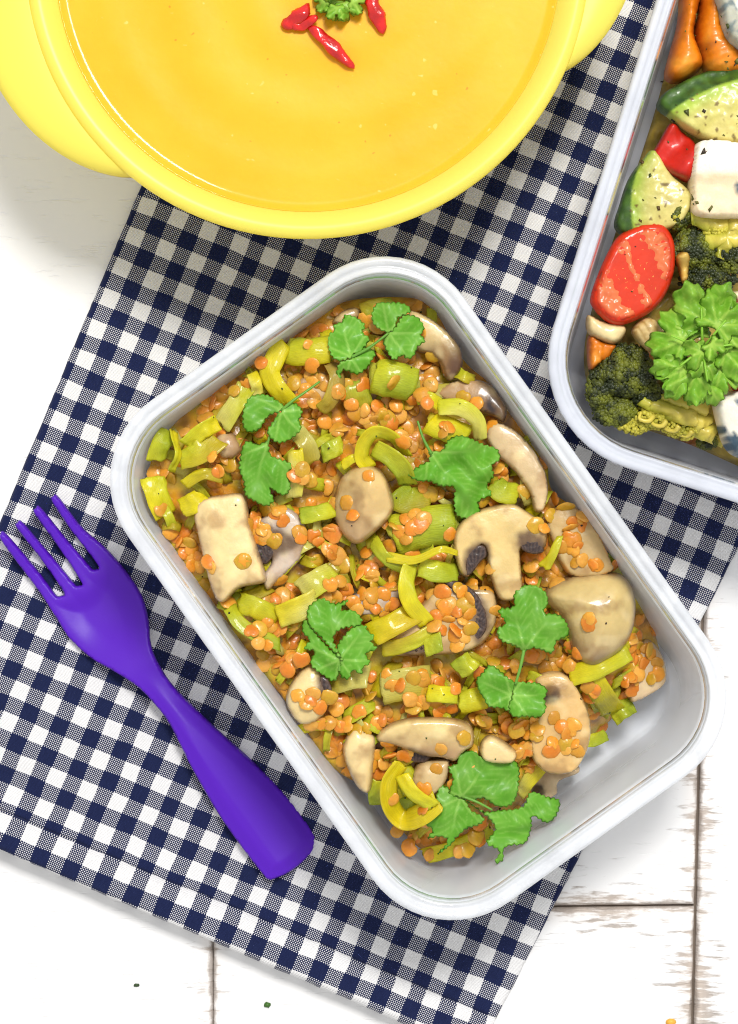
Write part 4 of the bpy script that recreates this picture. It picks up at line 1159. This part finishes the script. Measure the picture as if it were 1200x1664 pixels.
# ------------------------------------------------------------------ parsley
PG, PLt = (.17, .40, .025), (.40, .62, .09)
def parsley(root, spots, size=1.0):
    for (cx, cy, a0, ln, z, tl) in spots:
        ln *= size
        pts = []
        lob = 3
        for k in range(64):
            f = k / 64
            a = R(a0) + (f - .5) * 2 * 2.35
            w = .62 + .38 * math.cos((f - .5) * 2 * 1.9)
            r__ = ln * w * (.52 + .48 * abs(math.cos(f * math.pi * lob)) ** .6 + .055 * math.cos(f * math.pi * 2 * 13))
            pts.append((cx + r__ * math.cos(a), cy + r__ * math.sin(a)))
        pts.append((cx - ln * .12 * math.cos(R(a0)), cy - ln * .12 * math.sin(R(a0))))
        dx, dy = math.cos(R(a0)), math.sin(R(a0))
        def zf(x, y, d, cx=cx, cy=cy, a0=a0, ln=ln):
            rr = math.hypot(x - cx, y - cy); a = math.atan2(y - cy, x - cx)
            return 2.6 * math.sin(a * 6 + a0) * (rr / ln) ** 2 * ln / 40 + 4.5 * nz(x, y, .05, a0) * rr / ln - 2.4 * (rr / ln) ** 2
        inflate("leaflet", pts, z, .32, M['herb'], root, r=2.5, lo=.1, res=3.0, zf=zf, soft=True, tilt=(tl * dx, tl * dy),
                colf=leafcol(cx, cy, PLt, PG))
    return root
SP = empty("parsley_sprig", P(550, 12, ZS), "small curly parsley sprig in the middle of the soup", "herb sprig")
parsley(SP, [(545, 2, 120, 30, ZS + .003, .1), (560, 6, 60, 30, ZS + .004, .1), (572, 2, 15, 26, ZS + .005, .1), (530, 0, 165, 24, ZS + .004, .1), (548, 12, 95, 26, ZS + .005, .2), (555, -12, 270, 34, ZS + .006, 0), (535, -14, 220, 30, ZS + .005, 0)])
def chilli(label, pts, w, zz=1.2):
    def rad(q): return .00019 * w * (math.sin(math.pi * min(1, q * .93 + .07)) ** .55) * (.95 + .07 * math.sin(q * 15))
    c = P(pts[0][0], pts[0][1], ZS)
    n = 22
    ps = [P(x, y, ZS + (zz + d) / 1000) for x, y, d in pts]
    o = tube("chilli_strip", ps, rad, M['chilli'], None, 12, n, lambda q, a: mixc((.62, .010, .008), (.42, .006, .006), .5 + .5 * math.sin(a * 2 + q * 9)), sq=.6)
    for v in o.data.vertices:
        g = noise.noise(Vector(v.co) * 300) * .0009 + noise.noise(Vector(v.co) * 900) * .0003
        v.co += Vector((g, -g * .6, g * .9))
    tag(o, label, "chilli", "chilli strips on the soup")
chilli("short thick red chilli strip left of the parsley on the soup", [(460, 44, 0), (480, 30, 1.0), (505, 6, 1.0)], 13)
chilli("red chilli strip tucked under the parsley on the soup", [(472, 40, .2), (495, 40, .6), (514, 24, 1.2)], 11)
chilli("longest red chilli strip pointing to the lower rim of the bowl", [(506, 44, .8), (530, 66, .9), (552, 88, .7), (577, 112, 0)], 12)
chilli("red chilli strip right of the parsley on the soup", [(600, -6, 1), (612, 22, 1), (624, 56, 0)], 13)

# ------------------------------------------------------------------ roast vegetables in the second tub
ZV = .030
VG = "roast vegetables in the clear tub"
def veg(name, out, z, th, label, cat, colf, dome=1.5, tilt=(0, 0), r=8, mat='veg', res=4.5, bump=.4, bs=.06, lo=None, group=VG, parent=None, zf=None, soft=True):
    return inflate(name, out, z, th, M[mat], parent, r=r, dome=dome, tilt=tilt, colf=colf, res=res, bump=bump, bs=bs, lo=lo, label=label, cat=cat, group=group, zf=zf, soft=soft)
# oily bed of vegetable scraps
TRIS = []
bed = [(1096, 60), (1130, -40), (1300, -40), (1300, 800), (1210, 762), (1120, 722), (1030, 690), (972, 655), (950, 600), (958, 520), (1000, 380), (1062, 190)]
veg("vegetable_bed", bed, .013, 4, "dark oily vegetable scraps at the bottom of the clear tub", "vegetables",
    lambda x, y, d: mixc(mixc((.22, .17, .03), (.46, .32, .05), .5 + nz(x, y, .03, 1)), (.30, .10, .012), sstep(.25, .6, nz(x, y, .02, 6))), 2, r=14, res=9, bump=3.0, bs=.05, lo=3, group=None)['kind'] = 'stuff'
CO = (.68, .19, .004)
cz = lambda x, y, d: .22 * math.sin((y + .25 * x) * .55 + 2 * nz(x, y, .03, 4)) + .5 * nz(x, y, .06, 8)
def carcol(x, y, d): return mixc(mixc(mixc((.46, .10, .004), CO, sstep(0, 14, d)), (.78, .33, .03), .6 * sstep(.0, .6, nz(x * 2, y, .03, 4))), (.30, .08, .006), .7 * sstep(.25, .6, nz(x, y * .5, .06, 14)))
veg("carrot_baton", [(1108, -30), (1140, -20), (1132, 30), (1128, 62), (1142, 105), (1120, 128), (1096, 137), (1079, 126), (1087, 88), (1100, 40)], .036, 6, "roast carrot baton nearest the tub wall at the top", "carrot", carcol, 5, (0, 0), 15, zf=cz)
veg("carrot_baton", [(1140, -30), (1172, -10), (1180, 50), (1202, 82), (1212, 120), (1180, 130), (1146, 122), (1128, 64), (1134, 20)], .037, 6, "roast carrot baton tucked behind the rinded cheese", "carrot", carcol, 5, (0, 0), 17, zf=cz)
def zuc(c0):
    def f(x, y, d):
        ed = c0(x, y)
        sk = mixc((.020, .060, .010), (.06, .14, .015), .5 + nz(x, y, .08, 2))
        if ed < -2: return sk
        c = mixc((.30, .44, .04), (.56, .52, .15), sstep(0, 30, ed))
        c = mixc(c, (.64, .54, .18), sstep(20, 60, ed) * .7)
        c = mixc(c, (.46, .42, .08), .5 * sstep(0, .5, nz(x, y, .03, 5)))
        c = mixc(sk, c, sstep(-2, 2, ed))
        fl = nz(x, y, .11, 7)
        return mixc(c, (.14, .08, .012), sstep(.42, .52, fl) * .9)
    return f
z1 = lambda x, y: (y - (187 - .70 * (x - 1085) + .00215 * (x - 1085) ** 2)) * .8
veg("courgette_slice", [(1068, 172), (1078, 152), (1100, 137), (1135, 120), (1170, 112), (1230, 110), (1270, 170), (1250, 235), (1190, 238), (1150, 232), (1112, 212), (1084, 190)], .040, 6, "large courgette slice with dark green skin under the carrots", "courgette",
    zuc(z1), 2.0, (.02, .03), 7, res=3, zf=lambda x, y, d: -2.0 * sstep(4, -16, z1(x, y)))
z2 = lambda x, y: (x - (1024 + .0030 * (y - 320) ** 2 - .12 * (y - 320)))
veg("courgette_slice", [(1000, 372), (1008, 330), (1022, 290), (1044, 260), (1062, 245), (1090, 285), (1122, 320), (1110, 360), (1080, 378), (1040, 392)], .036, 5, "courgette slice above the tomato half, green skin to the wall", "courgette",
    zuc(z2), 1.5, (.12, 0), 6, res=3)
veg("pepper_strip", [(1057, 260), (1072, 228), (1090, 200), (1110, 212), (1128, 232), (1135, 280), (1118, 298), (1095, 290), (1072, 274)], .038, 4, "shiny red pepper strip between the courgette slices", "pepper",
    lambda x, y, d: mixc((.30, .008, .004), (.56, .014, .006), sstep(0, 10, d)), 2, (.10, .12), 8, zf=lambda x, y, d: 2.2 * math.sin((x + y) * .06))
CW, CB = (.82, .78, .66), (.05, .085, .12)
def chcol(spots, face=None):
    def f(x, y, d):
        c = mixc((.80, .66, .42), CW, sstep(0, 5, d + 3 * nz(x, y, .07, 1)))
        if face: c = mixc(c, (.78, .62, .36), sstep(-6, 6, face(x, y)) * .75)  # side face shading put into the cheese colour
        for sx, sy, sr_ in spots: c = mixc(CB, c, sstep(sr_ * .5, sr_ * 1.2, math.hypot(x - sx, y - sy) + sr_ * .6 * nz(x, y, .12, sx)))
        return mixc(c, (.30, .34, .32), .5 * sstep(.5, .7, nz(x, y, .06, 17)))
    return f
CG = "blue cheese pieces on the roast vegetables"
veg("cheese_piece", [(1119, 296), (1122, 262), (1136, 231), (1200, 235), (1275, 246), (1275, 352), (1182, 358), (1128, 352), (1121, 320)], .042, 9, "thick white cheese block above the broccoli", "cheese", chcol([(1197, 313, 11), (1205, 325, 10)], lambda x, y: y - 288), 1, (0, 0), 6, 'cheese', bump=.3, group=CG,
    zf=lambda x, y, d: -2.6 * sstep(272, 312, y) + .5 * nz(x, y, .06, 3))
veg("cheese_piece", [(1160, -30), (1166, 20), (1176, 60), (1192, 77), (1230, 84), (1260, -30)], .046, 8, "cheese wedge with a blue grey rind in the top corner", "cheese",
    lambda x, y, d: mixc(mixc((.42, .42, .34), (.16, .20, .20), sstep(.0, .3, nz(x, y, .08, 2))), CW, sstep(18, 24, (x - 1162) - .35 * y)), 1, (0, 0), 7, 'cheese', group=CG)
veg("cheese_piece", [(1158, 655), (1176, 640), (1200, 634), (1260, 640), (1270, 724), (1215, 744), (1190, 740), (1174, 722), (1164, 690)], .036, 8, "cheese chunk with a dark blue vein in the lower right", "cheese", chcol([(1184, 722, 17), (1168, 700, 9), (1200, 735, 13), (1192, 655, 6)]), 3, (0, 0), 9, 'cheese', group=CG)
# tomato half
tc = (1030, 446)
TOM = empty("tomato_half", P(tc[0], tc[1], .042), "roast tomato half with glossy seedy cut face by the tub wall", "tomato", VG)
tout = [(999, 391), (1024, 372), (1055, 362), (1080, 366), (1096, 391), (1098, 431), (1084, 475), (1058, 507), (1014, 528), (988, 525), (964, 502), (959, 484), (974, 440)]
inflate("skin", tout, .040, 4.5, M['tomato'], TOM, r=10, lo=9, res=4.5, colf=lambda x, y, d: (.56, .03, .006), tilt=(-.05, .05))
tin = [((x - tc[0]) * .93 + tc[0], (y - tc[1]) * .93 + tc[1]) for x, y in tout]
def tomz(x, y, d):
    a = (x - tc[0]) * .42 + (y - tc[1]) * .90; b_ = (x - tc[0]) * .90 - (y - tc[1]) * .42
    ch = 0
    for o_ in (-20, 22):
        ch += math.exp(-((b_ - o_) / 12) ** 2 - (a / 45) ** 2)
    return -3.4 * ch
def tomc(x, y, d):
    b_ = -tomz(x, y, d) / 3.4
    c = mixc((.62, .15, .055), (.56, .075, .008), sstep(.15, .7, b_ + .3 * nz(x, y, .06, 3)))
    c = mixc((.50, .03, .008), c, sstep(3, 12, d + 2 * nz(x, y, .05, 2)))
    return mixc(c, (.70, .28, .07), .35 * sstep(.0, .7, nz(x, y, .05, 9)))
inflate("flesh", tin, .0425, 2.4, M['tomato'], TOM, r=7, lo=.5, res=3.4, zf=tomz, colf=tomc, tilt=(-.05, .05), bump=.75, bs=.11)
for k in range(26):
    sgn = random.choice((-20, 22)); a_ = random.uniform(-38, 38); b_ = sgn + random.uniform(-8, 8)
    x = tc[0] + a_ * .42 + b_ * .90; y = tc[1] + a_ * .90 - b_ * .42
    an = random.uniform(0, 6.28)
    pts = [(x + 6 * math.cos(t_) * math.cos(an) - 3.4 * math.sin(t_) * math.sin(an), y + 6 * math.cos(t_) * math.sin(an) + 3.4 * math.sin(t_) * math.cos(an)) for t_ in [i * .785 for i in range(8)]]
    inflate("seed", pts, .0436 + (-.05 * (x - tc[0]) + .05 * (y - tc[1])) * K(.04), 1.0, M['tomato'], TOM, r=3, lo=.4, res=3, colf=lambda x, y, d: (.74, .38, .08))
# broccoli
def blob(c, r, z, sub=1):
    return c, r, z
ICO = None
def ico():
    global ICO
    if ICO is None:
        import bmesh
        bm = bmesh.new(); bmesh.ops.create_icosphere(bm, subdivisions=1, radius=1)
        ICO = ([v.co.copy() for v in bm.verts], [tuple(v.index for v in f.verts) for f in bm.faces]); bm.free()
    return ICO
def broccoli(label, crowns, stalks, z0):
    root = empty("broccoli_floret", P(crowns[0][0], crowns[0][1], z0), label, "broccoli", VG)
    iv, if_ = ico()
    for (sx, sy, ex, ey, w, dz, dz2) in stalks:
        pts = [P(sx, sy, z0 + dz / 1000), P((sx + ex) / 2 + random.uniform(-4, 4), (sy + ey) / 2 + random.uniform(-4, 4), z0 + (dz + dz2) / 2000 + .001), P(ex, ey, z0 + dz2 / 1000)]
        o = tube("stalk", pts, (w * .00015, w * .00009), M['veg'], root, 14, 26, lambda q, a: mixc((.62, .50, .08), (.36, .36, .03), q + .3 * math.sin(a * 3)), sq=.8)
        for v in o.data.vertices:
            g = noise.noise(Vector(v.co) * 260 + Vector((sx, 0, 0))) * .0012 + noise.noise(Vector(v.co) * 700) * .0006
            v.co += Vector((g, -g, g * 1.3))
    vs, fs, cs = [], [], []
    for (cx, cy, rx, ry, zt, dark, n) in crowns:
        c = P(cx, cy, z0)
        lump = inflate("crown_core", [(cx + rx * .94 * math.cos(a) * (1 + .1 * math.sin(a * 3)), cy + ry * .94 * math.sin(a)) for a in [i * .524 for i in range(12)]], z0, zt * .4, M['dry'], root, r=min(rx, ry) * .8, dome=zt * .55, res=6, lo=4,
                       colf=lambda x, y, d: mixc((.14, .15, .010), (.06, .07, .008), dark))
        for k in range(n):
            u = random.random() ** .5; a = random.uniform(0, 6.2832)
            h = math.sqrt(max(0, 1 - u * u))
            x = cx + rx * u * math.cos(a) * (1 + .1 * math.sin(a * 3)); y = cy + ry * u * math.sin(a)
            cl = nz(x, y, .075, 3)
            zz = z0 + zt * .001 * (.30 + .70 * h) + .0013 * cl
            p = P(x, y, zz)
            rr = random.uniform(.00042, .00085) * (1 + .3 * cl)
            col = mixc((.17, .19, .012) if dark > 0 else (.52, .46, .05), (.020, .028, .008) if dark > 0 else (.30, .30, .02), abs(dark) * (1 if dark > 0 else .3) + 1.1 * nz(x, y, .05, 8) + random.uniform(-.25, .25))
            b0 = len(vs)
            for v in iv:
                vs.append(p - root.location + Vector((v.x * rr, v.y * rr, v.z * rr))); cs.append(col)
            fs += [tuple(q + b0 for q in f) for f in if_]
    o = link("buds", vs, fs, M['dry'], root.location, root, cs)
    o['kind'] = 'stuff'
    return root
broccoli("charred broccoli floret right of the tomato, under the cheese block", [(1100, 345, 26, 30, 9, .55, 420), (1128, 405, 40, 34, 10, .75, 700), (1185, 408, 34, 40, 10, .8, 520), (1150, 450, 46, 26, 8, .95, 520), (1172, 372, 34, 18, 10, -1.2, 260), (1098, 350, 18, 16, 9, -.4, 160)],
         [(1200, 372, 1125, 352, 24, 6, 8), (1205, 385, 1150, 392, 26, 7, 8), (1195, 360, 1170, 420, 20, 8, 9)], .033)
BF = broccoli("large broccoli floret with dark crown in the lower corner of the clear tub", [(1018, 602, 48, 44, 11, .72, 1000), (975, 630, 22, 40, 8, .6, 420), (1000, 668, 36, 26, 7, .5, 480), (1052, 640, 26, 24, 7, .7, 280), (1062, 678, 40, 20, 6, -.9, 300), (1112, 690, 34, 24, 6, -1.1, 260), (1030, 690, 24, 16, 5, -.5, 140)],
         [(1150, 690, 1080, 672, 24, 3, 5), (1130, 680, 1040, 650, 20, 5, 6), (1145, 665, 1070, 648, 18, 4, 5), (1160, 704, 1100, 694, 22, 2, 3)], .030)
items = []
broccoli("small dark broccoli tip beside the cheese chunk with the blue vein", [(1150, 716, 16, 13, 4, .55, 140)], [(1176, 720, 1152, 716, 12, 1, 2)], .020)
# frilly stalk shreds at the floret's foot
for i in range(5):
    x, y = 1050 + i * 21, 676 + (i * 37 % 29)
    pts = [(x + 12 * math.cos(t_), y + 9 * math.sin(t_), 0) for t_ in (0, 1.2, 2.6, 4.0)]
    o = tube("stalk_shred", [P(px, py, .036 + .0014 * math.sin(i + q)) for q, (px, py, _) in enumerate(pts)], (.0009, .0004), M['veg'], BF, 7, 14, (.56, .46, .07))
PS = (.76, .60, .30)
veg("parsnip_piece", [(955, 512), (980, 522), (1016, 530), (1012, 550), (992, 560), (956, 542)], .037, 4, "cream parsnip piece just below the tomato half", "parsnip", lambda x, y, d: mixc((.52, .34, .12), PS, sstep(0, 7, d)), 1.5, r=6)
veg("parsnip_piece", [(1026, 538), (1048, 516), (1072, 526), (1080, 560), (1062, 574), (1040, 560)], .038, 4, "ribbed parsnip piece between the tomato half and the parsley", "parsnip", lambda x, y, d: mixc((.42, .26, .07), (.70, .52, .22), .5 + .5 * math.sin(x * .9 - y * .5)), 1.5, r=6)
veg("carrot_piece", [(956, 546), (985, 556), (1002, 562), (992, 582), (975, 592), (957, 602)], .034, 4, "bright orange carrot bit at the wall by the large broccoli floret", "carrot", carcol, 1.5, r=7, bump=1.2, bs=.12)
veg("pepper_piece", [(1170, 508), (1200, 500), (1240, 505), (1240, 535), (1190, 532)], .040, 4, "red pepper piece half hidden to the right of the parsley", "pepper", lambda x, y, d: (.50, .012, .008), 2, r=7)
veg("tomato_piece", [(1188, 626), (1215, 618), (1240, 622), (1238, 645), (1200, 640)], .039, 4, "small red tomato bit above the cheese chunk with the blue vein", "tomato", lambda x, y, d: (.60, .045, .012), 2, r=7)
veg("onion_layer", [(1098, 418), (1115, 408), (1122, 428), (1118, 452), (1108, 462), (1104, 440)], .041, 1.5, "curled brown onion layer between tomato and broccoli", "onion", lambda x, y, d: mixc((.42, .22, .03), (.62, .42, .10), sstep(0, 8, d)), 1, r=4, zf=lambda x, y, d: 1.8 * math.sin(y * .14))
veg("onion_layer", [(1180, 476), (1230, 472), (1230, 488), (1185, 490)], .043, 2, "pale onion strip above the parsley at the frame edge", "onion", lambda x, y, d: (.62, .55, .30), 1, r=5)
# dried herb flecks over the roast vegetables
bv, bf = [], []
for v_, f_ in TRIS:
    b0 = len(bv); bv += v_; bf += [tuple(q + b0 for q in f) for f in f_]
TRIS = None
BVH = BVHTree.FromPolygons(bv, bf)
items = []
VB = np.array([(1100, 0), (1200, 0), (1200, 480), (1120, 470), (1080, 380), (1010, 390), (1000, 360), (1085, 100)], float)
VT = np.array([(1000, 400), (1080, 375), (1090, 440), (1010, 520), (970, 490)], float)
while len(items) < 52:
    x, y = random.uniform(960, 1205), random.uniform(0, 530)
    if not (inside(VB, np.array([[x, y]]))[0] or (inside(VT, np.array([[x, y]]))[0] and random.random() < .4)): continue
    h, nr = drop(x, y)
    s_ = .0002 + .0009 * random.random() ** 2
    c_ = random.choice([(.05, .06, .01), (.09, .05, .012), (.03, .02, .01), (.10, .10, .015)])
    a = random.uniform(0, 6); mt = Matrix.Rotation(a, 3, 'Z')
    rj = lambda: random.uniform(-.5, .5)
    vs = [Vector((1.5 + rj(), rj(), 0)) * s_, Vector((rj(), .8 + rj(), .1)) * s_, Vector((-1.1 + rj(), rj(), 0)) * s_, Vector((rj(), -.7 + rj(), 0)) * s_, Vector((0, .1, .4)) * s_, Vector((0, 0, -.5)) * s_]
    items.append(([mt @ v for v in vs], [(0, 1, 4), (1, 2, 4), (2, 3, 4), (3, 0, 4), (1, 0, 5), (2, 1, 5), (3, 2, 5), (0, 3, 5)], [c_] * 6, None, h + Vector((0, 0, .0002))))
merge("herb_flecks", items, M['dry'], "dried brown and green herb flecks on the roast vegetables", "herbs")
# parsley on top
PS2 = empty("parsley_sprig", P(1128, 560, .047), "bushy bright green parsley sprig lying on the roast vegetables", "herb sprig")
parsley(PS2, [(1148, 520, 272, 74, .053, .06), (1128, 545, 238, 52, .050, .05), (1108, 552, 205, 60, .051, .0), (1100, 580, 170, 46, .049, .0), (1108, 602, 150, 52, .050, .0), (1128, 606, 118, 56, .050, -.05), (1146, 622, 92, 44, .048, -.1),
              (1172, 600, 64, 50, .049, 0), (1178, 570, 15, 60, .051, 0), (1180, 540, 335, 58, .053, 0), (1166, 528, 308, 66, .054, .05), (1140, 572, 160, 36, .0535, .12), (1156, 560, 48, 30, .055, .14), (1146, 590, 100, 34, .0525, .1)])
for ex, ey in ((1140, 500), (1090, 545), (1105, 595), (1150, 620), (1190, 560), (1180, 520)):
    tube("stem", [P(1142, 566, .050), P((1142 + ex) / 2, (566 + ey) / 2, .0535), P(ex, ey, .054)], (.0005, .0003), M['stem'], PS2, 7, 10, (.24, .50, .04))

# oregano flecks on the roast vegetables, crumbs on the table
def crumb(x, y, z, s_, col, label, cat, name):
    vs, fs = [v * s_ * (1 + .4 * noise.noise(v * 2 + Vector((x, y, 0)))) for v in ico()[0]], ico()[1]
    vs = [Vector((v.x * 1.5, v.y, v.z * .5)) for v in vs]
    o = link(name, vs, fs, M['dry'], P(x, y, z), None, [col] * len(vs))
    tag(o, label, cat)
crumb(222, 1601, .0004, .0007, (.03, .06, .02), "tiny dark herb crumb on the white table left of the board joint", "crumb", "herb_crumb")
crumb(435, 1633, .0004, .0009, (.05, .14, .02), "tiny green herb crumb on the white table near the bottom edge", "crumb", "herb_crumb")
crumb(1091, 1661, .0005, .0013, (.80, .42, .06), "orange food crumb on the white table at the bottom edge", "crumb", "food_crumb")
